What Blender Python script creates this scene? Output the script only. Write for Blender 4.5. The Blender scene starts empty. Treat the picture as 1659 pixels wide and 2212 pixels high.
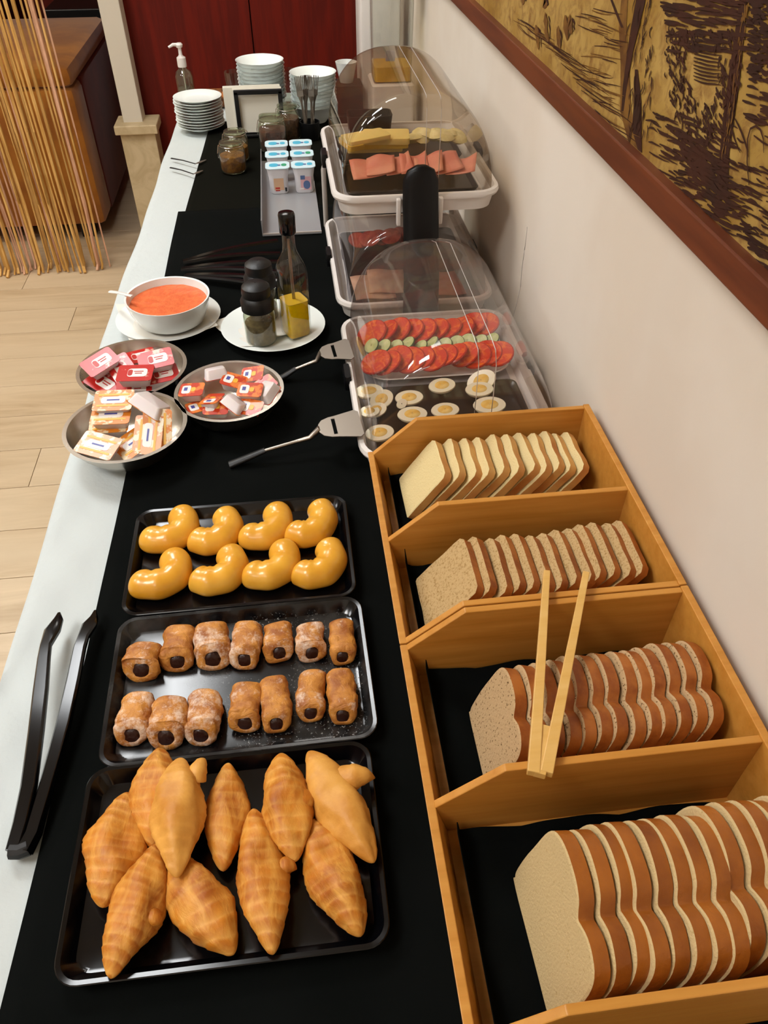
import bpy, bmesh, math, random
import numpy as np
from mathutils import Vector, Matrix, Euler, noise as mnoise

PI = math.pi
TZ = 0.75                      # height of the table top above the floor
CH = 0.78                      # camera height above the table top
FPX = 1640.0; CX, CY = 829.5, 1106.0
PITCH = math.radians(43.1245); YAW = math.radians(6.8393)

# ------------------------------------------------------------------ camera
cam = bpy.data.cameras.new('camera'); cam_ob = bpy.data.objects.new('camera', cam)
bpy.context.scene.collection.objects.link(cam_ob)
cam_ob.location = (0, 0, TZ + CH)
cam_ob.rotation_euler = (PI / 2 - PITCH, 0, -YAW)
cam.sensor_fit = 'VERTICAL'; cam.sensor_height = 36.0; cam.sensor_width = 27.0
cam.lens = FPX / 2212 * 36.0
cam.clip_start = 0.01; cam.clip_end = 60
bpy.context.scene.camera = cam_ob

# ------------------------------------------------------------------ world, exposure
sc = bpy.context.scene
sc.view_settings.view_transform = 'Standard'
sc.view_settings.look = 'None'
sc.view_settings.gamma = 1
sc.view_settings.use_curve_mapping = False
sc.view_settings.exposure = 0.30
w = bpy.data.worlds.new('world'); sc.world = w; w.use_nodes = True
w.node_tree.nodes['Background'].inputs[0].default_value = (0.9, 0.85, 0.8, 1)
w.node_tree.nodes['Background'].inputs[1].default_value = 0.10

COL = bpy.context.scene.collection
# ------------------------------------------------------------------ light panels (x, y, size x, size y, strength, colour)
PANELS = [(-0.80, 1.90, 0.55, 0.60, 23.0, (0.97, 0.99, 1.0)),
          (-1.25, 0.15, 0.60, 0.60, 21.0, (1.0, 0.98, 0.96)),  # added fill panel, brightens the right wall and the near faces
          (-1.9, 3.1, 0.6, 0.6, 22.0, (1.0, 0.92, 0.78)),
          (-0.15, 3.05, 0.40, 0.40, 9.0, (1.0, 0.96, 0.90)),
          (-2.3, 0.9, 0.6, 0.6, 17.0, (0.98, 0.98, 1.0)),
          (-0.9, -0.95, 0.60, 0.60, 6.5, (1.0, 0.95, 0.88))]  # fill panel added behind the camera for faces turned towards it

# ------------------------------------------------------------------ pixel to table plane (the camera above)
_R = Vector((math.cos(YAW), -math.sin(YAW), 0))
_F = Vector((math.sin(YAW) * math.cos(PITCH), math.cos(YAW) * math.cos(PITCH), -math.sin(PITCH)))
_U = _R.cross(_F)
def _ray(px, py): return _R * ((px - CX) / FPX) - _U * ((py - CY) / FPX) + _F
def T(px, py, z=0.0):
    d = _ray(px, py); t = (z - CH) / d.z
    return Vector((d.x * t, d.y * t, TZ + z))
def CV(px, py, x):
    d = _ray(px, py); t = x / d.x
    return (d.y * t, TZ + CH + d.z * t)

# ------------------------------------------------------------------ materials
def lin(c):
    if isinstance(c, str):
        c = c.lstrip('#'); c = [int(c[i:i + 2], 16) / 255 for i in (0, 2, 4)]
        c = [x / 12.92 if x <= 0.04045 else ((x + 0.055) / 1.055) ** 2.4 for x in c]
    return (c[0], c[1], c[2], 1)
def newmat(name):
    m = bpy.data.materials.new(name); m.use_nodes = True
    nt = m.node_tree; b = nt.nodes['Principled BSDF']
    return m, nt, b
def coords(nt, scale=(1, 1, 1), rnd=False):
    tc = nt.nodes.new('ShaderNodeTexCoord'); mp = nt.nodes.new('ShaderNodeMapping')
    mp.inputs['Scale'].default_value = scale
    nt.links.new(tc.outputs['Object'], mp.inputs['Vector'])
    if rnd:
        oi = nt.nodes.new('ShaderNodeObjectInfo'); ml = nt.nodes.new('ShaderNodeVectorMath'); ml.operation = 'SCALE'
        cb = nt.nodes.new('ShaderNodeCombineXYZ'); 
        for k in range(3): nt.links.new(oi.outputs['Random'], cb.inputs[k])
        nt.links.new(cb.outputs[0], ml.inputs[0]); ml.inputs['Scale'].default_value = 37.0
        nt.links.new(ml.outputs[0], mp.inputs['Location'])
    return mp.outputs[0]
def noise_fac(nt, vec, scale, detail=4, rough=.55, lo=.35, hi=.65, dist=0):
    n = nt.nodes.new('ShaderNodeTexNoise'); n.inputs['Scale'].default_value = scale
    n.inputs['Detail'].default_value = detail; n.inputs['Roughness'].default_value = rough
    n.inputs['Distortion'].default_value = dist
    nt.links.new(vec, n.inputs['Vector'])
    r = nt.nodes.new('ShaderNodeMapRange'); r.inputs[1].default_value = lo; r.inputs[2].default_value = hi
    nt.links.new(n.outputs[0], r.inputs[0])
    return r.outputs[0]
def mixc(nt, fac, a, b):
    m = nt.nodes.new('ShaderNodeMix'); m.data_type = 'RGBA'
    if isinstance(fac, float): m.inputs[0].default_value = fac
    else: nt.links.new(fac, m.inputs[0])
    for k, v in ((6, a), (7, b)):
        if hasattr(v, 'node'): nt.links.new(v, m.inputs[k])
        else: m.inputs[k].default_value = lin(v)
    return m.outputs[2]
def bump(nt, b, h, strength=.3, dist=.002):
    n = nt.nodes.new('ShaderNodeBump'); n.inputs['Strength'].default_value = strength
    n.inputs['Distance'].default_value = dist
    nt.links.new(h, n.inputs['Height']); nt.links.new(n.outputs[0], b.inputs['Normal'])
def pm(name, col, rough=.5, metal=0, spec=.5, var=None, vs=20, vlo=.4, vhi=.6, scale=(1, 1, 1),
       bs=None, bst=.3, bd=.002, coat=0, sss=0, trans=0, ior=1.45, sheen=0, rnd=False, vdist=0, emit=None, estr=1):
    m, nt, b = newmat(name)
    b.inputs['Base Color'].default_value = lin(col); b.inputs['Roughness'].default_value = rough
    b.inputs['Metallic'].default_value = metal; b.inputs['Specular IOR Level'].default_value = spec
    b.inputs['IOR'].default_value = ior
    b.inputs['Coat Weight'].default_value = coat; b.inputs['Coat Roughness'].default_value = .08
    b.inputs['Transmission Weight'].default_value = trans
    b.inputs['Sheen Weight'].default_value = sheen
    if sss:
        b.inputs['Subsurface Weight'].default_value = sss; b.inputs['Subsurface Radius'].default_value = (1, .5, .25)
        b.inputs['Subsurface Scale'].default_value = .006
    if emit:
        b.inputs['Emission Color'].default_value = lin(emit); b.inputs['Emission Strength'].default_value = estr
    v = coords(nt, scale, rnd)
    if var:
        f = noise_fac(nt, v, vs, lo=vlo, hi=vhi, dist=vdist)
        nt.links.new(mixc(nt, f, col, var), b.inputs['Base Color'])
    if bs: bump(nt, b, noise_fac(nt, v, bs, lo=.2, hi=.8), bst, bd)
    return m
def thin(name, tint='#ffffff', gloss=.05, rough=.03, haze=0.0, hazecol='#cfcad6', ior=1.45):
    """thin clear sheet: transparent with a Fresnel reflection and a little scatter"""
    m, nt, b = newmat(name); nt.nodes.remove(b)
    out = nt.nodes['Material Output']
    t = nt.nodes.new('ShaderNodeBsdfTransparent'); t.inputs[0].default_value = lin(tint)
    g = nt.nodes.new('ShaderNodeBsdfGlossy'); g.inputs['Roughness'].default_value = rough
    d = nt.nodes.new('ShaderNodeBsdfDiffuse'); d.inputs[0].default_value = lin(hazecol)
    m1 = nt.nodes.new('ShaderNodeMixShader'); m1.inputs[0].default_value = haze
    nt.links.new(t.outputs[0], m1.inputs[1]); nt.links.new(d.outputs[0], m1.inputs[2])
    lw = nt.nodes.new('ShaderNodeFresnel'); lw.inputs[0].default_value = ior
    # back faces of the sheet: use the same ratio either way round
    geo = nt.nodes.new('ShaderNodeNewGeometry'); mr = nt.nodes.new('ShaderNodeMix'); mr.data_type = 'FLOAT'
    nt.links.new(geo.outputs['Backfacing'], mr.inputs[0]); mr.inputs[2].default_value = ior; mr.inputs[3].default_value = 1 / ior
    nt.links.new(mr.outputs[0], lw.inputs[0])
    ad = nt.nodes.new('ShaderNodeMath'); ad.operation = 'ADD'; ad.use_clamp = True; ad.inputs[1].default_value = gloss
    nt.links.new(lw.outputs[0], ad.inputs[0])
    m2 = nt.nodes.new('ShaderNodeMixShader'); nt.links.new(ad.outputs[0], m2.inputs[0])
    nt.links.new(m1.outputs[0], m2.inputs[1]); nt.links.new(g.outputs[0], m2.inputs[2])
    nt.links.new(m2.outputs[0], out.inputs[0])
    return m

M = {}
M['wall'] = pm('wall_paint', '#dcd2c4', .75, var='#d7cbbb', vs=3, bs=60, bst=.08, bd=.001)
M['ceil'] = pm('ceiling_paint', '#d8d2c6', .8)
M['redwood'] = pm('red_lacquered_wood', '#681303', .6, spec=.25, var='#560e02', vs=6, scale=(6, 6, .5), bs=30, bst=.05)
M['redgap'] = pm('dark_gap', '#1a0503', .7)
M['farwall'] = pm('dark_red_wall', '#7a200e', .6, var='#5e160a', vs=3)
M['stone'] = pm('cream_stone', '#c8b48e', .5, var='#b7a27c', vs=9, vdist=1.5, bs=20, bst=.05)
M['stonew'] = pm('cream_plaster', '#cfc6b4', .6)
def floor_mat():
    m, nt, b = newmat('floor_wood_laminate')
    v = coords(nt, (1.2, 9, 1), True)
    f = noise_fac(nt, v, 2.2, 6, .6, .3, .72, .6)
    v2 = coords(nt, (.5, 2.5, 1), True)
    f2 = noise_fac(nt, v2, 2, 3, .5, .35, .7)
    c = mixc(nt, f, '#cab494', '#a68e6e')
    c = mixc(nt, f2, c, '#c6b294')
    nt.links.new(c, b.inputs['Base Color']); b.inputs['Roughness'].default_value = .33
    b.inputs['Specular IOR Level'].default_value = .4
    bump(nt, b, f, .05, .001)
    return m
M['floor'] = floor_mat()
M['floorgap'] = pm('floor_joint', '#a08860', .8)
M['cloth'] = pm('white_cotton', '#bcc3c2', .85, bs=42, bst=.35, bd=.004, sheen=.2)
M['black_cloth'] = pm('black_cotton', '#060807', .9, spec=.06, bs=900, bst=.3, bd=.0004, var='#090b0a', vs=6)
M['black_cloth_old'] = pm('black_cotton_faded', '#0d0d08', .9, spec=.06, bs=900, bst=.3, bd=.0004)
M['black_plastic'] = pm('glossy_black_plastic', '#050507', .16, spec=.5)
def powder_tray():
    m, nt, b = newmat('black_plastic_with_sugar')
    v = coords(nt)
    f1 = noise_fac(nt, v, 330, 3, .6, .60, .68)
    f0 = noise_fac(nt, v, 12, 3, .5, .40, .66)
    sx = nt.nodes.new('ShaderNodeSeparateXYZ'); nt.links.new(v, sx.inputs[0])
    gx = nt.nodes.new('ShaderNodeMapRange'); gx.inputs[1].default_value = -.07; gx.inputs[2].default_value = .03; nt.links.new(sx.outputs[0], gx.inputs[0])
    gz = nt.nodes.new('ShaderNodeMapRange'); gz.inputs[1].default_value = .012; gz.inputs[2].default_value = .005; nt.links.new(sx.outputs[2], gz.inputs[0])
    q1 = nt.nodes.new('ShaderNodeMath'); q1.operation = 'MULTIPLY'; nt.links.new(gx.outputs[0], q1.inputs[0]); nt.links.new(gz.outputs[0], q1.inputs[1])
    q2 = nt.nodes.new('ShaderNodeMath'); q2.operation = 'MULTIPLY'; nt.links.new(q1.outputs[0], q2.inputs[0]); nt.links.new(f0, q2.inputs[1])
    f2 = q2.outputs[0]
    mu = nt.nodes.new('ShaderNodeMath'); mu.operation = 'MULTIPLY'; nt.links.new(f1, mu.inputs[0]); nt.links.new(f2, mu.inputs[1])
    f3 = noise_fac(nt, v, 20, 3, .6, .45, .75)
    m2 = nt.nodes.new('ShaderNodeMath'); m2.operation = 'MULTIPLY'; nt.links.new(f3, m2.inputs[0]); m2.inputs[1].default_value = .10
    ad = nt.nodes.new('ShaderNodeMath'); ad.operation = 'ADD'; ad.use_clamp = True
    nt.links.new(mu.outputs[0], ad.inputs[0]); nt.links.new(m2.outputs[0], ad.inputs[1])
    nt.links.new(mixc(nt, ad.outputs[0], '#070709', '#a9a8a4'), b.inputs['Base Color'])
    r = nt.nodes.new('ShaderNodeMapRange'); nt.links.new(ad.outputs[0], r.inputs[0]); r.inputs[3].default_value = .18; r.inputs[4].default_value = .6
    nt.links.new(r.outputs[0], b.inputs['Roughness'])
    return m
M['tray_sugar'] = powder_tray()
M['black_matt'] = pm('matt_black_plastic', '#09090a', .45, bs=200, bst=.1)
M['black_knob'] = pm('black_handle_plastic', '#070709', .4, spec=.3)
def bamboo(name, a, b2, c2):
    m, nt, b = newmat(name)
    v = coords(nt, (2.2, 26, 26), True)
    f = noise_fac(nt, v, 3, 4, .5, .3, .7)
    v2 = coords(nt, (1.2, 60, 60), True)
    f2 = noise_fac(nt, v2, 4, 3, .5, .4, .8)
    c = mixc(nt, f, a, b2); c = mixc(nt, f2, c, c2)
    nt.links.new(c, b.inputs['Base Color']); b.inputs['Roughness'].default_value = .45
    bump(nt, b, f2, .06, .001)
    return m
M['bamboo'] = bamboo('bamboo_wood', '#cb9040', '#b47726', '#c48436')
M['bamboo_l'] = bamboo('bamboo_edge', '#dcb26a', '#cfa052', '#d8ac60')
def crumb(name, base, spot, sp=90, lo=.62, hi=.72):
    m, nt, b = newmat(name)
    v = coords(nt, (1, 1, 1), True)
    f = noise_fac(nt, v, sp * 3, 3, .6, lo, hi)
    f2 = noise_fac(nt, v, 25, 2, .5, .3, .7)
    c = mixc(nt, f2, base, base); c = mixc(nt, f, c, spot)
    nt.links.new(c, b.inputs['Base Color']); b.inputs['Roughness'].default_value = .9
    b.inputs['Specular IOR Level'].default_value = .1
    bump(nt, b, noise_fac(nt, v, 400, 2, .5, .3, .7), .5, .001)
    return m
M['crumb_white'] = crumb('white_bread_crumb', '#d8c490', '#ccb47c')
M['crumb_brown'] = crumb('brown_bread_crumb', '#bd9f70', '#9c7c4c', 120, .5, .66)
M['crumb_seed'] = crumb('seeded_bread_crumb', '#b89a72', '#5f4427', 110, .58, .66)
M['crumb_pan'] = crumb('pan_bread_crumb', '#c4ab7c', '#b29866')
M['crust_pale'] = pm('pale_crust', '#d9a960', .6, var='#b9763a', vs=18, vlo=.35, vhi=.7, rnd=True, bs=160, bst=.2)
M['crust_mid'] = pm('brown_crust', '#8f4a16', .5, var='#b0682a', vs=30, rnd=True, bs=160, bst=.25)
M['crust_dark'] = pm('golden_dark_crust', '#ae6620', .4, var='#7e400c', vs=14, vlo=.35, vhi=.7, rnd=True, bs=160, bst=.3)
def crois():
    m, nt, b = newmat('baked_croissant')
    v = coords(nt, (1, 1, 1), True)
    f = noise_fac(nt, v, 26, 4, .6, .38, .66)
    v2 = coords(nt, (1, .35, 1), True)
    f2 = noise_fac(nt, v2, 70, 3, .6, .45, .75, 1)
    oi = nt.nodes.new('ShaderNodeObjectInfo')
    c = mixc(nt, f, '#c87c20', '#99500c')
    c = mixc(nt, f2, c, '#d89c44')
    at = nt.nodes.new('ShaderNodeAttribute'); at.attribute_name = 'bake'
    c = mixc(nt, at.outputs['Fac'], c, '#e0ac58')
    nt.links.new(c, b.inputs['Base Color'])
    b.inputs['Roughness'].default_value = .48; b.inputs['Specular IOR Level'].default_value = .35
    w = nt.nodes.new('ShaderNodeTexWave'); w.wave_type = 'BANDS'; w.bands_direction = 'Y'
    w.inputs['Scale'].default_value = 70; w.inputs['Distortion'].default_value = 3; w.inputs['Detail'].default_value = 2
    nt.links.new(coords(nt), w.inputs['Vector'])
    bump(nt, b, noise_fac(nt, v2, 160, 4, .65, .2, .8, 1), .35, .0015)
    return m
M['croissant'] = crois()
M['croissant_pale'] = pm('pale_croissant', '#d99e48', .5, var='#bd7c2a', vs=28, vlo=.4, vhi=.7, rnd=True, bs=180, bst=.2)
M['glaze'] = pm('glazed_dough', '#e6ac3c', .3, spec=.5, var='#d2901e', vs=22, vlo=.35, vhi=.75, coat=.3, rnd=True, sss=.1)
def rollmat(name, sugar):
    m, nt, b = newmat(name)
    v = coords(nt, (1, 1, 1), True)
    f = noise_fac(nt, v, 60, 4, .6, .35, .65)
    c = mixc(nt, f, '#cb8a38', '#98561a')
    s = noise_fac(nt, v, 46, 6, .8, .60 - .13 * sugar, .80 - .10 * sugar)
    c = mixc(nt, s, c, '#ead9c8')
    nt.links.new(c, b.inputs['Base Color']); b.inputs['Roughness'].default_value = .55
    bump(nt, b, noise_fac(nt, v, 90, 4, .6, .2, .8, 1), .5, .003)
    return m
M['roll0'] = rollmat('baked_roll', .1); M['roll1'] = rollmat('sugared_roll', .5); M['roll2'] = rollmat('heavily_sugared_roll', 1.0)
M['choc'] = pm('chocolate', '#2a0e06', .3, bs=200, bst=.3)
M['steel'] = pm('stainless_steel', '#d6d0c6', .25, metal=1)
M['steel_d'] = pm('brushed_steel', '#a49c92', .36, metal=1)
M['ceramic'] = pm('white_ceramic', '#e6e8e4', .15, spec=.5, coat=.3)
M['ceramic_blue'] = pm('pale_ceramic', '#eef4f0', .18, spec=.5, coat=.3)
M['paper'] = pm('white_paper', '#dcd8ce', .9, bs=40, bst=.1)
M['sauce'] = pm('tomato_sauce', '#cf5a2a', .35, var='#dd6e3a', vs=70, bs=120, bst=.5, bd=.002)
M['red_lid'] = pm('red_foil', '#b5201a', .3, var='#dcb8a8', vs=40, vlo=.58, vhi=.64, rnd=True)
M['white_pot'] = pm('white_pot_plastic', '#d9cfcd', .4, sss=.2)
M['orange_lid'] = pm('orange_foil', '#cf7a24', .3, var='#dcc8a4', vs=60, vlo=.5, vhi=.56, rnd=True)
M['jam_lid'] = pm('red_orange_foil', '#b83416', .28, var='#dc7a34', vs=60, vlo=.48, vhi=.56, rnd=True)
M['print_w'] = pm('white_print', '#e3dcd6', .4)
M['print_b'] = pm('blue_print', '#3a3f8c', .4)
M['print_y'] = pm('yellow_print', '#e0a832', .4)
M['print_r'] = pm('red_print', '#b02018', .4)
M['glass'] = thin('clear_glass', '#f4f6f2', .03, .02)
M['glass_pale'] = thin('thick_glass', '#dfe3d2', .06, .03, .04, '#d8dcc8')
M['dome'] = thin('clear_dome_brown_reflection', '#ebe2d6', .015, .04, .05, '#b39a80')  # brown tint and haze stand in for a brown reflection in the lid
M['dome_hazy'] = thin('hazy_dome_plastic', '#f0eae6', .02, .06, .06, '#bcb2a8')
M['dome_brown'] = thin('smoky_dome_plastic', '#d6c3b0', .02, .06, .12, '#a58266')
M['seam'] = pm('clear_plastic_edge', '#bdb4ac', .2, spec=.6)
M['frost'] = thin('frosted_acrylic', '#c9c9cb', .03, .2, .60, '#b4b4b6')
M['white_plastic'] = pm('white_plastic', '#dcd6d0', .3, spec=.5)
M['grey_plastic'] = pm('grey_tray_floor', '#9b989c', .35)
M['ice_blue'] = pm('blue_gel_pack', '#3f6ea0', .4)
M['oil'] = pm('yellow_oil', '#f2c600', .25, spec=.4, var='#c09602', vs=16, sss=.3)
M['oil_dark'] = pm('dark_oil', '#3f2a08', .2)
M['pepper'] = pm('ground_pepper', '#5e4a33', .9, var='#8b7350', vs=40, bs=300, bst=.6)
M['gold_string'] = pm('golden_cord', '#d8ab64', .6, var='#c09048', vs=14, scale=(1, 1, .5))
M['pink_string'] = pm('pale_cord', '#d8a888', .6, var='#c09070', vs=14, scale=(1, 1, .5))
M['sofa'] = pm('ochre_velvet', '#b8741c', .8, var='#9c5c10', vs=5, sheen=.3)
M['sofa_red'] = pm('dark_red_velvet', '#6a1a0a', .8, var='#7a2410', vs=5, sheen=.2)
M['black_wood'] = pm('black_wood', '#0a0808', .4)
M['honey'] = pm('honey_preserve', '#b8751c', .3, var='#8a4e10', vs=60, vlo=.4, vhi=.6, bs=80, bst=.6, bd=.004)
M['darkjam'] = pm('dark_jam', '#4a1a10', .4, var='#6b2b18', vs=60, bs=90, bst=.6, bd=.004)
M['seeds'] = pm('brown_flakes', '#7a4a30', .8, var='#543020', vs=60, bs=90, bst=.8, bd=.005)
M['cheese'] = pm('yellow_cheese', '#edbb20', .45, sss=.2, var='#eecb52', vs=8)
M['cheese_pale'] = pm('pale_cheese', '#efd98a', .45, sss=.25)
M['cheese_white'] = pm('white_cheese', '#e6dba6', .55, sss=.2, var='#d8c98c', vs=60, bs=90, bst=.4)
M['ham'] = pm('pink_ham', '#cf7a68', .5, sss=.15, var='#dd967e', vs=16, rnd=True)
M['turkey'] = pm('pale_turkey_slice', '#c69a80', .5, sss=.2, var='#d2ab92', vs=16)
M['chorizo'] = pm('dark_red_sausage', '#8a2a1e', .4, var='#b04a38', vs=50, rnd=True)
def tomato():
    m, nt, b = newmat('tomato_flesh')
    v = coords(nt, (1, 1, 1), True)
    f = noise_fac(nt, v, 70, 3, .6, .45, .62, .8)
    c = mixc(nt, f, '#d03000', '#ea6812')
    nt.links.new(c, b.inputs['Base Color']); b.inputs['Roughness'].default_value = .5; b.inputs['Specular IOR Level'].default_value = .2
    bump(nt, b, f, .3, .002)
    return m
M['tomato'] = tomato()
M['tomato_skin'] = pm('tomato_skin', '#b9240f', .2)
M['cuc'] = pm('cucumber_flesh', '#c9cf94', .35, var='#b5c07c', vs=70)
M['cuc_skin'] = pm('cucumber_skin', '#45602a', .4)
M['lemon'] = pm('lemon_yellow', '#d3a61c', .4)
M['eggwhite'] = pm('egg_white', '#e6dfc4', .3, sss=.2)
M['yolk'] = pm('egg_yolk', '#e2b450', .7, var='#e8c878', vs=60)
M['black_plate'] = pm('black_slate_plate', '#0f0b0a', .3)
M['lidblue'] = pm('yogurt_lid_foil', '#cfe6ee', .3)
M['printcyan'] = pm('cyan_print', '#4fb0cf', .4)
M['printgreen'] = pm('green_print', '#3c9a72', .4)
M['cup'] = pm('yogurt_cup_plastic', '#dcd9dc', .35)
M['print_pink'] = pm('pink_print', '#d8a9ae', .4)
M['print_peach'] = pm('peach_print', '#cfa988', .4)
M['print_navy'] = pm('slate_blue_print', '#5a709c', .4)
M['napkin'] = pm('paper_napkin', '#d9d4c4', .9)
M['basket'] = pm('wicker', '#8a5220', .7, var='#5e3212', vs=80)
M['bun'] = pm('packed_bun', '#a8642c', .5)
M['juice'] = pm('orange_juice', '#e6b61e', .3, sss=.2)
M['frame'] = pm('red_brown_frame', '#58270f', .45, var='#6a3316', vs=5, scale=(1, .6, 8))
M['linen'] = pm('picture_linen_edge', '#8c5a2c', .8, bs=900, bst=.4)
def canvas():
    m, nt, b = newmat('etched_gold_canvas')
    v = coords(nt)
    f = noise_fac(nt, v, 7, 3, .6, .4, .65)
    f2 = noise_fac(nt, v, 40, 4, .7, .45, .7, 1)
    c = mixc(nt, f, '#b0904e', '#8f6c28'); c = mixc(nt, f2, c, '#7a5528')
    nt.links.new(c, b.inputs['Base Color']); b.inputs['Roughness'].default_value = .4
    return m
M['canvas'] = canvas()
M['ink'] = pm('brown_ink', '#38180b', .5, var='#2a1107', vs=20)
M['ink_soft'] = pm('olive_brown_ink', '#5c3a18', .45, var='#7a5522', vs=40)
def emis(name, col, s):
    m, nt, b = newmat(name); nt.nodes.remove(b)
    e = nt.nodes.new('ShaderNodeEmission'); e.inputs[0].default_value = (*col, 1); e.inputs[1].default_value = s
    nt.links.new(e.outputs[0], nt.nodes['Material Output'].inputs[0]); return m

# ------------------------------------------------------------------ mesh building
class MB:
    def __init__(s): s.v = []; s.f = []; s.m = []
    def add(s, vs, fs, mi=0):
        o = len(s.v); s.v += [tuple(x) for x in vs]
        for f in fs: s.f.append(tuple(o + i for i in f)); s.m.append(mi)
        return s
    def box(s, c, d, rot=None, mi=0):
        vs = []
        for x in (-1, 1):
            for y in (-1, 1):
                for z in (-1, 1):
                    p = Vector((x * d[0] / 2, y * d[1] / 2, z * d[2] / 2))
                    if rot: p = rot @ p
                    vs.append(p + Vector(c))
        fs = [(0, 1, 3, 2), (4, 6, 7, 5), (0, 4, 5, 1), (2, 3, 7, 6), (0, 2, 6, 4), (1, 5, 7, 3)]
        return s.add(vs, fs, mi)
    def rings(s, rings, closed=True, caps=(True, True), mi=0):
        n = len(rings[0]); vs = [p for r in rings for p in r]; fs = []
        for i in range(len(rings) - 1):
            for j in range(n if closed else n - 1):
                a = i * n + j; b = i * n + (j + 1) % n
                fs.append((a, b, b + n, a + n))
        if caps[0]: fs.append(tuple(reversed(range(n))))
        if caps[1]: fs.append(tuple((len(rings) - 1) * n + k for k in range(n)))
        return s.add(vs, fs, mi)
    def tube(s, path, rad, n=10, caps=(True, True), mi=0, up=Vector((0, 0, 1)), flat=1.0):
        path = [Vector(p) for p in path]
        if not isinstance(rad, (list, tuple)): rad = [rad] * len(path)
        rs = []
        for i, p in enumerate(path):
            a = path[max(0, i - 1)]; b = path[min(len(path) - 1, i + 1)]
            t = (b - a).normalized()
            side = t.cross(up)
            if side.length < 1e-4: side = t.cross(Vector((1, 0, 0)))
            side.normalize(); nn = side.cross(t).normalized()
            rs.append([p + side * math.cos(2 * PI * k / n) * rad[i] + nn * math.sin(2 * PI * k / n) * rad[i] * flat for k in range(n)])
        return s.rings(rs, True, caps, mi)
    def loop_tube(s, path, rad, n=8, mi=0, flat=1.0):
        path = [Vector(p) for p in path]; N = len(path); rs = []
        for i, p in enumerate(path):
            t = (path[(i + 1) % N] - path[i - 1]).normalized()
            side = t.cross(Vector((0, 0, 1))).normalized()
            rs.append([p + side * math.cos(2 * PI * k / n) * rad + Vector((0, 0, 1)) * math.sin(2 * PI * k / n) * rad * flat for k in range(n)])
        rs.append(rs[0])
        return s.rings(rs, True, (False, False), mi)
    def lathe(s, prof, n=32, c=(0, 0, 0), sx=1, sy=1, mi=0, caps=(False, False), rot=None):
        rs = []
        for r, z in prof:
            ring = []
            for k in range(n):
                p = Vector((r * sx * math.cos(2 * PI * k / n), r * sy * math.sin(2 * PI * k / n), z))
                if rot: p = rot @ p
                ring.append(p + Vector(c))
            rs.append(ring)
        return s.rings(rs, True, caps, mi)
    def prism(s, poly, a, b, axis='z', mi=0, xf=None):
        def P(u, v, t):
            p = {'z': (u, v, t), 'x': (t, u, v), 'y': (u, t, v)}[axis]
            p = Vector(p); return xf(p) if xf else p
        n = len(poly)
        vs = [P(u, v, a) for u, v in poly] + [P(u, v, b) for u, v in poly]
        fs = [tuple(range(n)), tuple(reversed(range(n, 2 * n)))] + [(i, (i + 1) % n, n + (i + 1) % n, n + i) for i in range(n)]
        return s.add(vs, fs, mi)
    def grid(s, fn, nu, nv, mi=0):
        vs = [fn(i / nu, j / nv) for j in range(nv + 1) for i in range(nu + 1)]
        fs = [(j * (nu + 1) + i, j * (nu + 1) + i + 1, (j + 1) * (nu + 1) + i + 1, (j + 1) * (nu + 1) + i) for j in range(nv) for i in range(nu)]
        return s.add(vs, fs, mi)
    def build(s, name, mats, parent=None, smooth=35, bevel=0, solid=0, sub=0, loc=None, normals=True):
        me = bpy.data.meshes.new(name); me.from_pydata(s.v, [], s.f)
        if not isinstance(mats, (list, tuple)): mats = [mats]
        for mm in mats: me.materials.append(M[mm] if isinstance(mm, str) else mm)
        me.polygons.foreach_set('material_index', s.m)
        if normals:
            bm = bmesh.new(); bm.from_mesh(me); bmesh.ops.recalc_face_normals(bm, faces=bm.faces); bm.to_mesh(me); bm.free()
        if bevel:
            bm = bmesh.new(); bm.from_mesh(me)
            es = [e for e in bm.edges if len(e.link_faces) == 2 and e.calc_face_angle() > .5]
            bmesh.ops.bevel(bm, geom=es, offset=bevel, segments=2, affect='EDGES', profile=.5)
            bm.to_mesh(me); bm.free()
        if smooth:
            me.shade_smooth(); me.set_sharp_from_angle(angle=math.radians(smooth))
        o = bpy.data.objects.new(name, me); COL.objects.link(o)
        if parent: o.parent = parent
        if loc is not None: o.location = loc
        if solid:
            md = o.modifiers.new('thickness', 'SOLIDIFY'); md.thickness = solid; md.offset = -1
        if sub:
            md = o.modifiers.new('smooth', 'SUBSURF'); md.levels = sub; md.render_levels = sub
        return o
def tag(o, label, cat, group=None, kind=None):
    o['label'] = label; o['category'] = cat
    if group: o['group'] = group
    if kind: o['kind'] = kind
    return o
def thing(name, label, cat, loc=(0, 0, 0), rot=(0, 0, 0), group=None):
    o = bpy.data.objects.new(name, None); COL.objects.link(o); o.empty_display_size = .02
    o.location = loc; o.rotation_euler = rot
    return tag(o, label, cat, group)
def struct(o, label=None):
    o['kind'] = 'structure'
    if label: o['label'] = label
    return o
def copy_tree(o):
    kids = [c for c in o.children]
    c = o.copy(); COL.objects.link(c)
    for k in kids:
        d = copy_tree(k); d.parent = c
    return c
def copy_thing(o, label, loc, rot=None):
    c = copy_tree(o); c['label'] = label; c.location = loc
    if rot is not None: c.rotation_euler = rot
    return c
def rrect(w, d, r, n=5, z=0.0, cx=0, cy=0):
    pts = []
    for (sx, sy, a0) in ((1, 1, 0), (-1, 1, PI / 2), (-1, -1, PI), (1, -1, 1.5 * PI)):
        for k in range(n + 1):
            a = a0 + k / n * PI / 2
            pts.append(Vector((cx + sx * (w / 2 - r) + r * math.cos(a), cy + sy * (d / 2 - r) + r * math.sin(a), z)))
    return pts
def rr2(w, d, r, n=5): return [(p.x, p.y) for p in rrect(w, d, r, n)]
rnd = random.Random(7)
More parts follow.
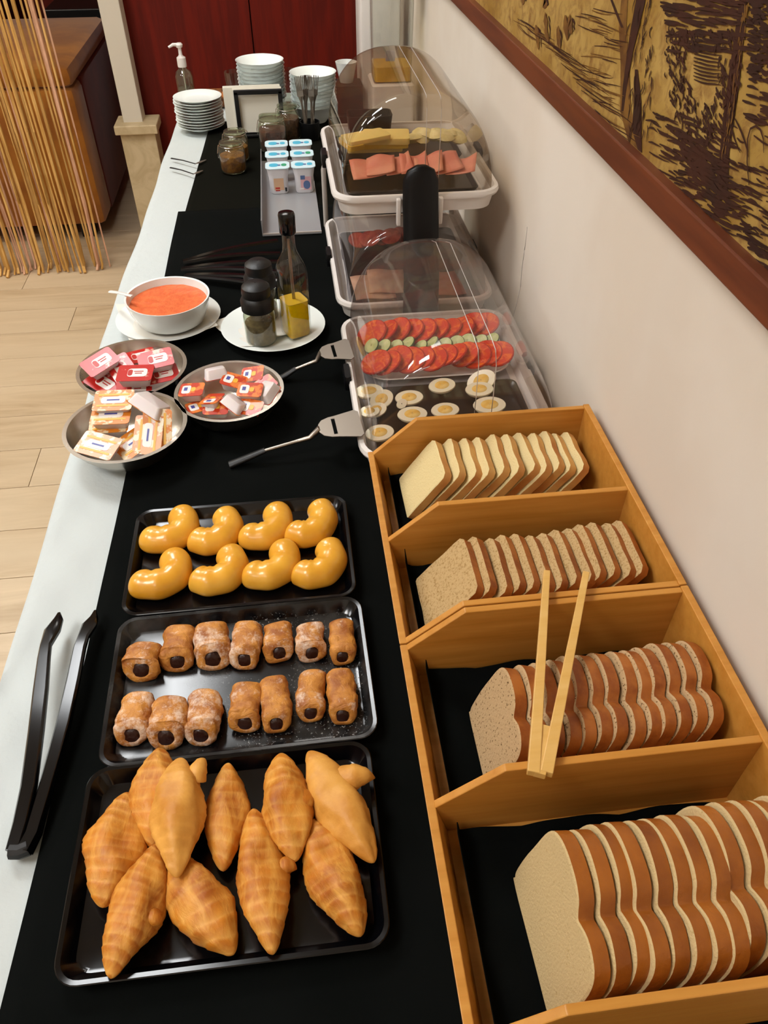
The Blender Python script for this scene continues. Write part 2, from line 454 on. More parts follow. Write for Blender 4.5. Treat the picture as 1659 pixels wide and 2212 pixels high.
ORD = ['first', 'second', 'third', 'fourth', 'fifth', 'sixth', 'seventh', 'eighth', 'ninth', 'tenth', 'eleventh', 'twelfth', 'thirteenth', 'fourteenth', 'fifteenth', 'sixteenth', 'seventeenth']

# ================================================================== SETTING
WX = 0.43                       # plane of the wall beside the table
fl = MB().box((-1.8, 2.6, -.012), (7.2, 9.0, .02)).build('floor', 'floorgap', smooth=0); struct(fl)
# laminate planks near enough to be told apart
pl_mesh = {}
def plank(x0, x1, y0, y1):
    key = round(x1 - x0, 3), round(y1 - y0, 3)
    if key not in pl_mesh:
        b = MB().box((0, 0, 0), (x1 - x0 - .002, y1 - y0 - .002, .006))
        pl_mesh[key] = b.build('plank', 'floor', fl, smooth=0, bevel=.0006)
        o = pl_mesh[key]
    else:
        o = pl_mesh[key].copy(); COL.objects.link(o)
    o.location = ((x0 + x1) / 2, (y0 + y1) / 2, 0.0)
rp = random.Random(3)
yy = .15; r = 0
while yy < 5.6:
    off = (r * .47) % 1.2
    x = -3.9 + off - 1.2
    while x < .42:
        x0 = max(x, -3.9); x1 = min(x + 1.2, .42)
        if x1 - x0 > .05: plank(x0, x1, yy, yy + .19)
        x += 1.2
    yy += .19; r += 1
# wall beside the table, with a hairline crack in the plaster
wr = MB().box((WX + .05, 1.5, 1.3), (.1, 6.2, 2.6)).build('wall_right', 'wall', smooth=0); struct(wr)
ck = MB()
cp = [CV(1139, 490, WX - .0006), CV(1133, 540, WX - .0006), CV(1127, 580, WX - .0006), CV(1124, 620, WX - .0006), CV(1116, 655, WX - .0006), CV(1108, 685, WX - .0006)]
ck.tube([(WX - .0003, y, z) for y, z in cp], .0007, 5)
ck.build('plaster_crack', 'print_w', wr)
wb = MB().box((-.08, 3.75, 1.3), (1.02, .1, 2.6)).build('wall_back', 'wall', smooth=0); struct(wb)
wf = MB().box((-2.6, 6.15, 1.3), (5.0, .1, 2.6)).build('wall_far', 'farwall', smooth=0); struct(wf)
ws = MB().box((-.545, 4.95, 1.3), (.09, 2.3, 2.6)).build('wall_side', 'farwall', smooth=0); struct(ws)
wl = MB().box((-4.45, 2.3, 1.3), (.1, 7.6, 2.6)).build('wall_left', 'wall', smooth=0); struct(wl)
wn = MB().box((-2.0, -1.55, 1.3), (5.0, .1, 2.6)).build('wall_near', 'wall', smooth=0); struct(wn)
ce = MB().box((-1.95, 2.3, 2.65), (5.1, 7.8, .1)).build('ceiling', 'ceil', smooth=0); struct(ce)
PL = ['over the left edge of the buffet', 'added as fill, left of the camera position', 'over the string curtain', 'over the far end of the buffet', 'over the open floor left', 'added as fill, behind the camera']
for i, (x, y, sx, sy, st, c) in enumerate(PANELS):
    t = thing('ceiling_light', 'square flush ceiling light panel ' + PL[i], 'light', (x, y, 2.6), group='ceiling light panels')
    MB().box((0, 0, -.006), (sx, sy, .006)).build('diffuser', emis('panel_glow_%d' % i, c, st), t, smooth=0)
    f = MB()
    for s in (-1, 1):
        f.box((s * (sx / 2 + .01), 0, -.006), (.02, sy + .04, .012)); f.box((0, s * (sy / 2 + .01), -.006), (sx, .02, .012))
    f.build('trim', 'white_plastic', t, smooth=0)

# red double door behind the table
DY = 3.62
d = bpy.data.objects.new('door_1', None); COL.objects.link(d); d.location = (-.13, DY, 0); struct(d)
def door_leaf(x0, x1):
    b = MB().box(((x0 + x1) / 2, 0, 1.15), (x1 - x0 - .004, .03, 2.3))
    return b.build('door_leaf', 'redwood', d, smooth=0, bevel=.002)
door_leaf(-.50, .025); right_leaf = door_leaf(.025, .49)
MB().box((0, .02, 1.15), (1.02, .02, 2.3)).build('door_backing', 'redgap', d, smooth=0)
kn = MB().lathe([(0, 0), (.012, .002), (.013, .01), (.007, .018), (.007, .03), (0, .03)], 14, (.045, -.02, 1.02), rot=None)
kn = MB().lathe([(.007, 0), (.007, .018), (.014, .024), (.014, .034), (.0, .038)], 14)
k = kn.build('door_knob', 'steel', right_leaf, loc=(.045, -.014, 1.06)); k.rotation_euler = (PI / 2, 0, 0)

# stone pilaster left of the door
tr = bpy.data.objects.new('trim_1', None); COL.objects.link(tr); tr.location = (-.612, 3.52, 0); struct(tr)
MB().box((0, 0, .265), (.142, .12, .53)).build('pilaster_base', 'stone', tr, smooth=0, bevel=.003)
MB().box((.0, -.01, .545), (.172, .15, .035)).build('ledge', 'stone', tr, smooth=0, bevel=.004)
MB().box((-.012, .01, 1.58), (.078, .09, 2.04)).build('pilaster_shaft', 'stonew', tr, smooth=0, bevel=.003)

# ================================================================== string curtain (left)
cu = thing('string_curtain', 'curtain of hanging golden cords in front of the ochre armchair', 'curtain', (-1.1, 3.37, 0))
rc = random.Random(11)
MB().tube([(-.45, 0, 2.55), (.29, 0, 2.55)], .012, 10).build('curtain_rod', 'steel_d', cu)
xs = []
xx = .265
while xx > -.40:
    xs.append(xx); xx -= rc.choice([.007, .009, .011, .013, .02])
for i, x in enumerate(xs):
    y = rc.uniform(-.03, .03); rr_ = rc.uniform(.0036, .0075)
    p = [(x, y, 2.54)]
    sw = rc.uniform(-.012, .012)
    for k in range(1, 9): p.append((x + sw * .15 * math.sin(k), y, 2.54 - k * .28))
    p.append((x + sw, y - .01, .03)); p.append((x + sw * 1.6, y - rc.uniform(.01, .05), .008))
    MB().tube(p, [rr_] * len(p), 5).build('cord', 'pink_string' if i in (0, 2, 3) or rc.random() < .15 else 'gold_string', cu)
# armchair behind the curtain
ac = thing('armchair', 'ochre and dark red block armchair behind the string curtain', 'armchair', (-1.4, 3.66, 0))
b = MB()
b.box((.01, .11, .36), (1.03, .20, .58), mi=0)
b.build('front_panel', 'sofa', ac, bevel=.03)
MB().box((.465, .62, .36), (.115, .80, .58)).build('side_panel', 'sofa_red', ac, bevel=.01)
MB().box((.01, .52, .69), (1.04, 1.02, .085)).build('top_cushion', 'sofa', ac, bevel=.035)
MB().box((-.03, .55, .36), (.9, .7, .5)).build('body', 'sofa_red', ac, bevel=.01)
for sx in (-.42, .42):
    for sy in (.08, .9): MB().box((sx, sy, .035), (.06, .06, .07)).build('leg', 'black_wood', ac, smooth=0)
# black table beyond
bt = thing('side_table', 'black wooden table standing behind the armchair', 'table', (-1.02, 5.2, 0))
MB().box((0, 0, .66), (.42, .5, .12)).build('table_top', 'black_wood', bt, smooth=0, bevel=.005)
for sx in (-.18, .18):
    for sy in (-.2, .2): MB().box((sx, sy, .30), (.05, .05, .60)).build('leg', 'black_wood', bt, smooth=0)
rb = tag(MB().box((-1.75, 5.3, .45), (.55, .5, .9)).build('cabinet', 'redwood', smooth=0, bevel=.01), 'dark red low cabinet beside the black table at the back', 'cabinet')

# ================================================================== TABLE AND LINEN
TX0, TX1, TY0, TY1 = -.398, .415, -.35, 3.12
tb = thing('buffet_table', 'long buffet table hidden under the white cloth', 'table', ((TX0 + TX1) / 2, (TY0 + TY1) / 2, 0))
MB().box((.03, 0, TZ - .030), (TX1 - TX0 - .09, TY1 - TY0 - .03, .034)).build('table_top', 'bamboo', tb, smooth=0)
for sx in (-1, 1):
    for sy in (-1, 1): MB().box((sx * .36, sy * 1.65, .356), (.05, .05, .71)).build('leg', 'steel_d', tb, smooth=0)
def zc(x, y):      # soft creases of the cloth, never above the table plane by more than a hair
    e = max(0, min(1, (-.30 - x) / .07))
    return -.0055 + e * (.0020 * math.sin(11 * y + 5 * x) + .0017 * math.sin(31 * y - 62 * x) + .0012 * math.sin(64 * y + 83 * x)) * (.5 + 1.0 * (y < 1.1)) 
def edge(y):
    a = .004 * math.sin(7 * y) + .003 * math.sin(17 * y + 1)
    return TX0 + a * .5 + .026 * max(0, y - 1.4)
def cl(u, v):
    y = TY0 + (TY1 - TY0) * v
    L = TX1 - TX0; drop = .36; tot = L + drop
    s = u * tot
    if s <= drop:
        h = drop - s; x = edge(y) - .006 - (.004 + .022 * max(0, min(1, (1.2 - y)))) * (h / drop) * (1 + .6 * math.sin(9 * y) + .4 * math.sin(21 * y)) * .9
        if h < .02: x = edge(y) - .006 * (h / .02)
        return (x, y, TZ - h - .001)
    x = edge(y) + (s - drop) / L * (TX1 - edge(y))
    return (x, y, TZ + zc(x, y))
c = MB().grid(cl, 90, 260)
o = c.build('white_tablecloth', 'cloth', smooth=80, normals=False)
tag(o, 'long white tablecloth covering the buffet and falling over its left edge', 'tablecloth')
def runner(name, y0, y1, x0f, x1f, z, mat, label, nz=.0005):
    def fn(u, v):
        y = y0 + (y1 - y0) * v; a = x0f(y); b_ = x1f(y); x = a + (b_ - a) * u
        return (x, y, TZ + z + nz * math.sin(23 * y + 9 * x) + nz * .7 * math.sin(47 * x - 13 * y))
    o = MB().grid(fn, 40, 120).build(name, mat, smooth=80, normals=False, solid=.0012)
    return tag(o, label, 'table runner')
runner('table_runner', 1.90, 2.78, lambda y: -.283 + .033 * (y - 1.9) / .8, lambda y: .36, .0012, 'black_cloth_old', 'faded black runner at the far end of the buffet, under the jam jars')
runner('table_runner', -.3, 2.02, lambda y: -.322 + .010 * math.sin(2.2 * y) + .036 * max(0, y) / 2.02, lambda y: .385, .003, 'black_cloth', 'long black runner under the pastry trays and bread boxes')

# ================================================================== PASTRY TRAYS
def tray_mesh(W, D, H=.018, mats=('black_plastic',), name='tray'):
    b = MB()
    out = [(W, D, .022, H - .002), (W + .002, D + .002, .023, H), (W, D, .022, H + .0008), (W - .008, D - .008, .019, H),
           (W - .026, D - .026, .016, .004), (W - .034, D - .034, .014, .003)]
    bot = [(W - .03, D - .03, .014, .0005), (W - .022, D - .022, .016, .001), (W - .002, D - .002, .022, H - .004), (W, D, .022, H - .002)]
    rs = [rrect(w_, d_, r_, 6, z_) for w_, d_, r_, z_ in bot + out[1:]]
    # subdivided inner floor through shrinking rings
    for f in (.6, .2): rs.append([Vector((p.x * f, p.y * f, .003)) for p in rrect(W - .034, D - .034, .014, 6)])
    b.rings(rs, True, (True, True))
    return b
def tray(cx, cy, W, D, rot, label, mat):
    b = tray_mesh(W, D)
    o = b.build('serving_tray', mat, smooth=40, loc=(cx, cy, TZ + .0045)); o.rotation_euler = (0, 0, rot)
    return tag(o, label, 'tray')
tray(-.109, .749, .302, .198, 0.0, 'glossy black plastic tray holding the glazed crescent buns', 'black_plastic')
tray(-.106, .544, .305, .206, .01, 'black plastic tray dusted with sugar under the chocolate rolls', 'tray_sugar')
tray(-.115, .336, .300, .208, -.004, 'glossy black plastic tray holding the croissants, nearest the camera', 'black_plastic')
FZ = .0075     # height of a tray's inner floor above the table

# ---- glazed crescents
def crescent(x0, x1, y0, y1, seed, label):
    w_, h_ = x1 - x0, y1 - y0
    ctrl = [(.80, .06), (.83, .22), (.82, .40), (.74, .58), (.60, .70), (.42, .74), (.24, .69), (.08, .60)]
    ctrl = [(.70, .18), (.765, .30), (.765, .44), (.69, .57), (.55, .65), (.41, .68), (.29, .67), (.20, .63)]
    c = T((x0 + x1) / 2, (y0 + y1) / 2, .026)
    pts = []
    for u, v in ctrl:
        p = T(x0 + u * w_, y0 + v * h_, .026) - c; p.z = 0; pts.append(p)
    # resample
    rs = random.Random(seed); path = []
    N = 26
    for i in range(N + 1):
        t = i / N * (len(pts) - 1); k = min(int(t), len(pts) - 2); f = t - k
        p0 = pts[max(0, k - 1)]; p1 = pts[k]; p2 = pts[k + 1]; p3 = pts[min(len(pts) - 1, k + 2)]
        path.append(.5 * ((2 * p1) + (p2 - p0) * f + (2 * p0 - 5 * p1 + 4 * p2 - p3) * f * f + (3 * p1 - p0 - 3 * p2 + p3) * f ** 3))
    b = MB(); rings = []
    n = 20
    ext0 = (path[0] - path[1]).normalized(); ext1 = (path[-1] - path[-2]).normalized()
    R = .0232
    for i in range(-3, N + 4):
        if i < 0: p = path[0] + ext0 * .004 * (-i); rad = R * [.86, .62, .12][-i - 1]; t = -ext0
        elif i > N: p = path[-1] + ext1 * .004 * (i - N); rad = R * [.86, .62, .12][i - N - 1]; t = ext1
        else:
            p = path[i]; rad = R * (1 - .08 * abs(i / N - .5) * 2 + .05 * math.sin(i * .9 + seed)); 
            t = (path[min(N, i + 1)] - path[max(0, i - 1)]).normalized()
        side = t.cross(Vector((0, 0, 1))).normalized()
        ring = []
        for k in range(n):
            a = 2 * PI * k / n; cz = math.sin(a); 
            z = cz * rad * (1.0 if cz > 0 else .75)
            lip = 1.06 if -.75 < cz < -.2 else 1.0
            ring.append(p + side * math.cos(a) * rad * lip + Vector((0, 0, max(z, -.013) + .013)))
        rings.append(ring)
    b.rings(rings)
    o = b.build('glazed_crescent_bun', 'glaze', smooth=0, loc=(c.x, c.y, TZ + FZ + .0003), sub=1)
    bm = bmesh.new(); bm.from_mesh(o.data)
    for _ in range(4): bmesh.ops.smooth_vert(bm, verts=bm.verts, factor=.5, use_axis_x=True, use_axis_y=True, use_axis_z=True)
    bmesh.ops.translate(bm, verts=bm.verts, vec=(0, 0, -min(v.co.z for v in bm.verts)))
    bm.to_mesh(o.data); bm.free(); o.data.shade_smooth()
    return tag(o, label, 'bun', 'glazed crescent buns on the far tray')
cr_boxes = [(293, 430, 1088, 1198), (402, 520, 1090, 1202), (511, 629, 1080, 1192), (613, 723, 1073, 1187),
            (270, 414, 1180, 1297), (403, 533, 1172, 1289), (517, 646, 1160, 1277), (627, 743, 1157, 1275)]
posn = ['leftmost', 'second from left', 'third from left', 'rightmost']
for i, bx in enumerate(cr_boxes):
    row = 'far' if i < 4 else 'near'
    crescent(*bx, i * 3, 'shiny yellow glazed crescent bun, %s in the %s row of its tray' % (posn[i % 4], row))

# ---- chocolate rolls
rolls = [((314, 1392), (300, 1462), 76, 1), ((386, 1352), (382, 1442), 69, 0), ((457, 1348), (459, 1438), 74, 2), ((534, 1342), (527, 1436), 64, 2),
         ((596, 1344), (605, 1420), 62, 1), ((667, 1344), (674, 1420), 61, 2), ((739, 1334), (739, 1426), 55, 0),
         ((297, 1496), (282, 1602), 72, 2), ((370, 1508), (356, 1610), 80, 2), ((445, 1490), (431, 1602), 72, 2), ((530, 1472), (528, 1574), 66, 1),
         ((592, 1458), (597, 1574), 63, 1), ((675, 1444), (669, 1550), 61, 1), ((737, 1442), (740, 1556), 62, 0)]
def roll(a, b_, wpx, sug, seed, label):
    A = T(*a, .030); B = T(*b_, .022); c = (A + B) / 2; d = (A - B); d.z = 0; L = d.length * 1.0
    ang = math.atan2(d.y, d.x) - PI / 2
    pa = T(a[0] - wpx / 2, (a[1] + b_[1]) / 2, .015); pb = T(a[0] + wpx / 2, (a[1] + b_[1]) / 2, .015)
    Wd = abs(pb.x - pa.x)
    t = thing('chocolate_roll', label, 'pastry', (c.x, c.y, TZ + FZ), (0, 0, ang), 'chocolate rolls on the sugared tray')
    rs = random.Random(seed); n = 28; rings = []; H = Wd * .74
    N = 16
    prof = [(-.5, .50), (-.5, .62), (-.485, .84), (-.45, .96)] + [(-.4 + .8 * k / N, 1.0) for k in range(N + 1)] + [(.45, .96), (.485, .84), (.5, .62), (.5, .50)]
    ph = [rs.uniform(0, 6) for _ in range(6)]
    for u, s_ in prof:
        ring = []
        for k in range(n):
            a_ = 2 * PI * k / n; ca, sa = math.cos(a_), math.sin(a_)
            ex = .72
            x = math.copysign(abs(ca) ** ex, ca) * Wd / 2; z = math.copysign(abs(sa) ** ex, sa) * H / 2
            wob = 1 + .045 * math.sin(7 * u + ph[0] + 2 * a_) + .04 * math.sin(17 * u + ph[1] - 3 * a_) + .03 * math.sin(29 * u + 5 * a_ + ph[2])
            wob -= .05 * max(0, math.cos(a_ * 1 - 1.2)) * (math.sin(u * 9 + ph[3]) > .8)
            zz_ = max(0, H / 2 + z * s_ * wob)
            ring.append(Vector((x * s_ * wob + .0012 * math.sin(5 * u + ph[4]), u * L + .55 * zz_ * max(0, min(1, (-u - .15) / .3)), zz_)))
        rings.append(ring)
    # mouths at both ends, sinking in to the filling
    for sgn, idx in ((-1, 0), (1, -1)):
        r0 = rings[idx]; cen = Vector((0, sgn * .5 * L + (.25 * H if sgn < 0 else 0), H * .46))
        inner = [cen + (p - cen) * .72 + Vector((0, -sgn * .004, 0)) for p in r0]
        if idx == 0: rings.insert(0, inner)
        else: rings.append(inner)
    MB().rings(rings, True, (True, True)).build('pastry_shell', 'roll%d' % sug, t, smooth=70)
    for sgn in (-1, 1):
        f = MB(); cen = Vector((0, sgn * (.5 * L - .001), H * .45)); rg = []
        for q, dy in ((1, -.003), (.9, -.0005), (.5, .0), (.1, .0002)):
            rg.append([cen + Vector((math.cos(2 * PI * k / 14) * Wd * .24 * q * (1 + .1 * math.sin(3 * k + ph[5])), sgn * dy, math.sin(2 * PI * k / 14) * H * .28 * q)) for k in range(14)])
        if sgn < 0: rg = [[Vector((p.x, p.y + .55 * p.z - .0012, p.z)) for p in q_] for q_ in rg]
        f.rings(rg, True, (True, True)).build('chocolate_filling', 'choc', t, smooth=60)
sugw = ['lightly browned', 'sugar-dusted', 'heavily sugared']
for i, (a, b_, w_, s_) in enumerate(rolls):
    j = i % 7; row = 'far' if i < 7 else 'near'
    place = ['leftmost', 'second from left', 'third from left', 'middle', 'third from right', 'second from right', 'rightmost'][j]
    roll(a, b_, w_, s_, i + 5, '%s chocolate roll, %s in the %s row of the sugared tray' % (sugw[s_], place, row))

# ---- croissants
def croissant(a, b_, wpx, seed, label, z=0.0, bow=0.0, mat='croissant', nr=9, horn=None, tilt=0.0, belly=.5, pw=1.0):
    A = T(*a, .026 + z); B = T(*b_, .020 + z); c = (A + B) / 2; d = A - B; d.z = 0; L = d.length * 1.03
    ang = math.atan2(d.y, d.x) - PI / 2
    my = (a[1] + b_[1]) / 2; mx = (a[0] + b_[0]) / 2
    pa = T(mx - wpx / 2, my, .022 + z); pb = T(mx + wpx / 2, my, .022 + z)
    R = abs(pb.x - pa.x) / 2 * 1.0 * max(.55, abs(math.cos(ang)))
    t_ = thing('croissant', label, 'croissant', (c.x, c.y, TZ + FZ + z), (tilt, 0, ang), 'croissants on the near tray')
    rs = random.Random(seed); n = 30; N = 76; rings = []
    ph = [rs.uniform(0, 6) for _ in range(6)]; sl = rs.uniform(-.5, .5)
    bake = []
    def rad(u):
        s_ = u / belly / 2 if u < belly else .5 + (u - belly) / (1 - belly) / 2
        return .30 * (1 - abs(2 * s_ - 1) ** 8) ** .5 + .70 * math.sin(PI * s_) ** (1.35 * pw)
    for i in range(N + 1):
        u = i / N; v = (u - .5)
        uu = .5 - .5 * math.cos(PI * u); uu = .45 * uu + .55 * u
        y = (uu - .5) * L; ring = []
        r0 = rad(min(max(uu, .0), 1.0))
        for k in range(n):
            a_ = 2 * PI * k / n
            # spiral wraps: each layer of dough ends in a step
            q = (abs(uu - .5) ** .9 * nr * 1.0 + .12 * math.sin(5 * uu + ph[3]) + .30 * math.cos(a_ + sl) * (1 if uu > .5 else -1) + .10 * math.sin(2 * a_ + ph[0])) % 1.0
            step = (q if q < .86 else (1 - q) / .14 * .86)
            lay = (1 - (.035 + .06 * abs(uu - .5) * 2) * step) * (1 + .17 * mnoise.noise(Vector((math.cos(a_) * 1.1 + seed * 3.1, math.sin(a_) * 1.1, uu * 4.2)))) * (1 + .05 * math.sin(3 * a_ + 5 * uu + ph[1]) + .04 * math.sin(5 * a_ - 9 * uu + ph[2]))
            bake.append(max(0, min(1, step ** 2 * .75 * (.4 + abs(uu - .5) * 1.5))))
            rr_ = max(.0008, R * r0 * lay)
            z_ = math.sin(a_) * rr_ * .84
            ring.append(Vector((math.cos(a_) * rr_ + bow * L * (1 - 4 * (uu - .5) ** 2), y, max(0.0, z_ + R * .62 + .002 * math.sin(9 * uu)))))
        rings.append(ring)
    cb = MB().rings(rings).build('croissant_body', mat, t_, smooth=70)
    cb.data.attributes.new('bake', 'FLOAT', 'POINT').data.foreach_set('value', bake)
    if horn:
        (h0, h1, hr) = horn
        P0 = T(*h0, .018 + z) - c; P1 = T(*h1, .014 + z) - c
        R_ = Matrix.Rotation(-ang, 3, 'Z'); P0 = R_ @ Vector((P0.x, P0.y, 0)); P1 = R_ @ Vector((P1.x, P1.y, 0))
        m = []; rr = []
        for k in range(13):
            f = k / 12; m.append(P0.lerp(P1, f) + Vector((0, 0, .016 + .006 * math.sin(f * PI))))
            rr.append(hr * (1 - f ** 2.2) * (1 - .12 * ((f * 3) % 1)) + .0008)
        MB().tube(m, rr, 16).build('curled_tip', mat, t_, smooth=60)
croissant((275, 1716), (226, 1962), 132, 1, 'golden croissant at the left edge of the near tray, above the long striped one', nr=10, belly=.5)
croissant((342, 1822), (243, 2112), 128, 2, 'long ridged croissant lowest in the left corner of the near tray', nr=13, belly=.52, z=.004, horn=((330, 1985), (352, 2008), .008))
croissant((344, 1618), (330, 1830), 112, 3, 'croissant lying under the pale one at the upper left of the near tray', nr=8, z=.006)
croissant((388, 1640), (384, 1896), 120, 4, 'pale croissant lying on top of others, wide end to the far side', nr=10, z=.022, mat='croissant_pale', belly=.55, horn=((425, 1690), (446, 1650), .010))
croissant((492, 1648), (483, 1880), 98, 5, 'slender croissant standing between the pale one and the middle ones', nr=9)
croissant((547, 1750), (590, 2060), 122, 6, 'tall reddish croissant in the middle of the near row', nr=11, z=.003, horn=((610, 1880), (642, 1886), .009))
croissant((372, 1850), (504, 2062), 150, 7, 'broad smooth croissant lying aslant below the pale one', nr=7, belly=.5)
croissant((606, 1630), (638, 1862), 118, 8, 'croissant with a bulging side, second from the right in the far row', nr=9, z=.008, horn=((650, 1740), (676, 1752), .014))
croissant((668, 1624), (806, 1862), 118, 9, 'pale gold croissant reaching over the right end of the tray', nr=7, z=.012, mat='croissant_pale', horn=((745, 1690), (810, 1690), .014))
croissant((668, 1770), (778, 2022), 126, 10, 'dark golden croissant at the right of the near row', nr=10)

# ================================================================== BREAD BOXES
RZ, BZ = .060, .118              # heights of the low left rail and of the boards
BX0, BX1 = .086, .410
def bread_box(ys, label):
    y0, y1 = ys[0], ys[-1]; cy = (y0 + y1) / 2
    t = thing('bread_box', label, 'box', (0, cy, TZ + .0045), group='bamboo bread boxes')
    th = .008
    # sloping low front board on the customer side
    def slope(b, xt, xb):
        poly = [(xt, RZ), (xt + .009, RZ), (xb + .009, .0), (xb, .0)]
        b.prism(poly, y0 - cy, y1 - cy, 'y')
    b = MB(); slope(b, BX0 - .004, BX0 + .012); b.build('front_board', 'bamboo', t, smooth=0, bevel=.001)
    MB().box((BX1 + .0, 0, (BZ + .002) / 2), (.009, y1 - y0, BZ + .002)).build('back_board', 'bamboo', t, smooth=0, bevel=.001)
    MB().box(((BX0 + BX1) / 2 + .008, 0, .003), (BX1 - BX0 - .016, y1 - y0 - .01, .006)).build('bottom_board', 'bamboo', t, smooth=0)
    for y in ys:
        yy_ = y - cy
        if y == y0: yy_ += th / 2
        if y == y1: yy_ -= th / 2
        poly = [(BX0 + .004, RZ), (BX0 + .068, BZ), (BX1 - .004, BZ), (BX1 - .004, .004), (BX0 + .020, .004)]
        MB().prism(poly, yy_ - th / 2, yy_ + th / 2, 'y').build('divider_board', 'bamboo', t, smooth=0, bevel=.001)
    return t
bread_box([.534, .705, .893], 'far bamboo bread box with two bays, beside the glass covers')
bread_box([.138, .338, .532], 'near bamboo bread box with two bays, closest to the camera')
# black napkins lining each bay
def lining(y0, y1, seed, label):
    rs = random.Random(seed); ph = [rs.uniform(0, 6) for _ in range(6)]
    xa, xb = BX0 + .018, BX1 - .012
    def fn(u, v):
        y = y0 + .012 + (y1 - y0 - .024) * v
        L = xb - xa; s_ = u * (L + .05) - .028
        edge_w = .012 * math.sin(v * 7 + ph[0]) + .008 * math.sin(v * 15 + ph[1])
        if s_ < 0:
            h = min(-s_, .028) * (0.75 + .25 * math.sin(v * 8 + ph[0]) + .15 * math.sin(v * 19 + ph[2]))
            x = xa + .012 - h * .16; z = .0125 + max(0, h)
        else:
            x = xa + .012 + s_ * (L - .024) / (L + .022); z = .0125 + .001 * math.sin(30 * u + ph[3] + 9 * v)
        w_ = max(0, abs(v - .5) * 2 - .9) / .1
        z += w_ * (.006 + .008 * abs(math.sin(u * 9 + ph[4])))
        return (x, y, TZ + z + .0005)
    o = MB().grid(fn, 40, 20).build('black_napkin', 'black_cloth', smooth=80, normals=False, solid=.001)
    tag(o, label, 'napkin', 'black napkins lining the bread boxes')
lining(.705, .893, 1, 'black napkin lining the farthest bay of the bread boxes')
lining(.534, .705, 2, 'black napkin under the light brown sandwich loaf')
lining(.338, .532, 3, 'black napkin under the seeded loaf')
lining(.138, .338, 4, 'black napkin under the large loaf in the nearest bay')

def slice_profile(kind, w_, h_):
    # (y, z) outline, y centred, z from 0, far side positive y
    if kind == 'square':
        p = [(-.5, .03), (-.47, 0), (.47, 0), (.5, .03), (.5, .80), (.49, .93), (.42, .99), (.25, 1.0), (0, .99), (-.25, 1.0), (-.42, .99), (-.49, .93), (-.5, .80)]
    elif kind == 'tin':
        p = [(-.46, .03), (-.42, 0), (.42, 0), (.46, .03), (.49, .45), (.5, .78), (.48, .92), (.38, 1.0), (.2, .985), (0, .98), (-.2, .985), (-.38, 1.0), (-.48, .92), (-.5, .78), (-.49, .45)]
    else:
        p = [(-.46, .05), (-.40, 0), (.40, 0), (.47, .04), (.50, .14), (.5, .5), (.49, .74), (.45, .89), (.36, .97), (.24, 1.0), (.10, .99), (-.01, .945), (-.07, .88), (-.105, .855), (-.14, .87), (-.22, .90), (-.32, .885), (-.42, .82), (-.48, .68), (-.5, .45), (-.49, .2)]
    return [(y * w_, z * h_) for y, z in p]
def slice_mesh(kind, w_, h_, th, crust, crumb_, seed, cw=.0022, bev=.0):
    rs = random.Random(seed)
    bev = .055 if kind == 'round' else (.05 if crust == 'crust_pale' else .0)
    pr = slice_profile(kind, w_, h_)
    # smooth the outline, then resample it finely with wobble
    sm = []; n = len(pr)
    for i in range(n):
        p0, p1, p2, p3 = pr[i - 1], pr[i], pr[(i + 1) % n], pr[(i + 2) % n]
        for f in (0, .33, .66):
            sm.append(tuple(.5 * ((2 * p1[q]) + (p2[q] - p0[q]) * f + (2 * p0[q] - 5 * p1[q] + 4 * p2[q] - p3[q]) * f * f + (3 * p1[q] - p0[q] - 3 * p2[q] + p3[q]) * f ** 3) for q in (0, 1)))
    if kind == 'round': pr = sm
    pts = []
    n = len(pr)
    for i in range(n):
        a, b_ = pr[i], pr[(i + 1) % n]
        L = math.hypot(b_[0] - a[0], b_[1] - a[1]); k = max(1, int(L / .008))
        for j in range(k): pts.append((a[0] + (b_[0] - a[0]) * j / k, a[1] + (b_[1] - a[1]) * j / k))
    ph = [rs.uniform(0, 6) for _ in range(3)]; cy, cz = 0, h_ / 2; out = []
    for (y, z) in pts:
        a = math.atan2(z - cz, y - cy); s_ = 1 + .010 * math.sin(3 * a + ph[0]) + .008 * math.sin(7 * a + ph[1])
        out.append((y * s_, max(0, cz + (z - cz) * s_)))
    def shrink(pp, dd):
        r = []
        for (y, z) in pp:
            dy, dz = y - cy, z - cz; L = math.hypot(dy, dz); f = (L - dd) / L
            r.append((cy + dy * f, cz + dz * f))
        return r
    rA = [Vector((-th / 2, y, z)) for y, z in out]; rB = [Vector((th / 2, y, z)) for y, z in out]
    inn = shrink(out, cw); in2 = shrink(out, max(w_, h_) * .25)
    iA = [Vector((-th / 2 - .0002, y, z)) for y, z in inn]; iB = [Vector((th / 2 + .0002, y, z)) for y, z in inn]
    b = MB()
    rM = [Vector((-th / 2 + th * bev, y, z)) for y, z in out]
    b.rings([rM, rB, iB], True, (False, False), 0)
    b.rings([iA, rM], True, (False, False), 1)
    b.rings([iA, [Vector((-th / 2 + .0004, y, z)) for y, z in in2]], True, (False, True), 1)
    b.rings([iB, [Vector((th / 2 - .0004, y, z)) for y, z in in2]], True, (False, True), 1)
    return b
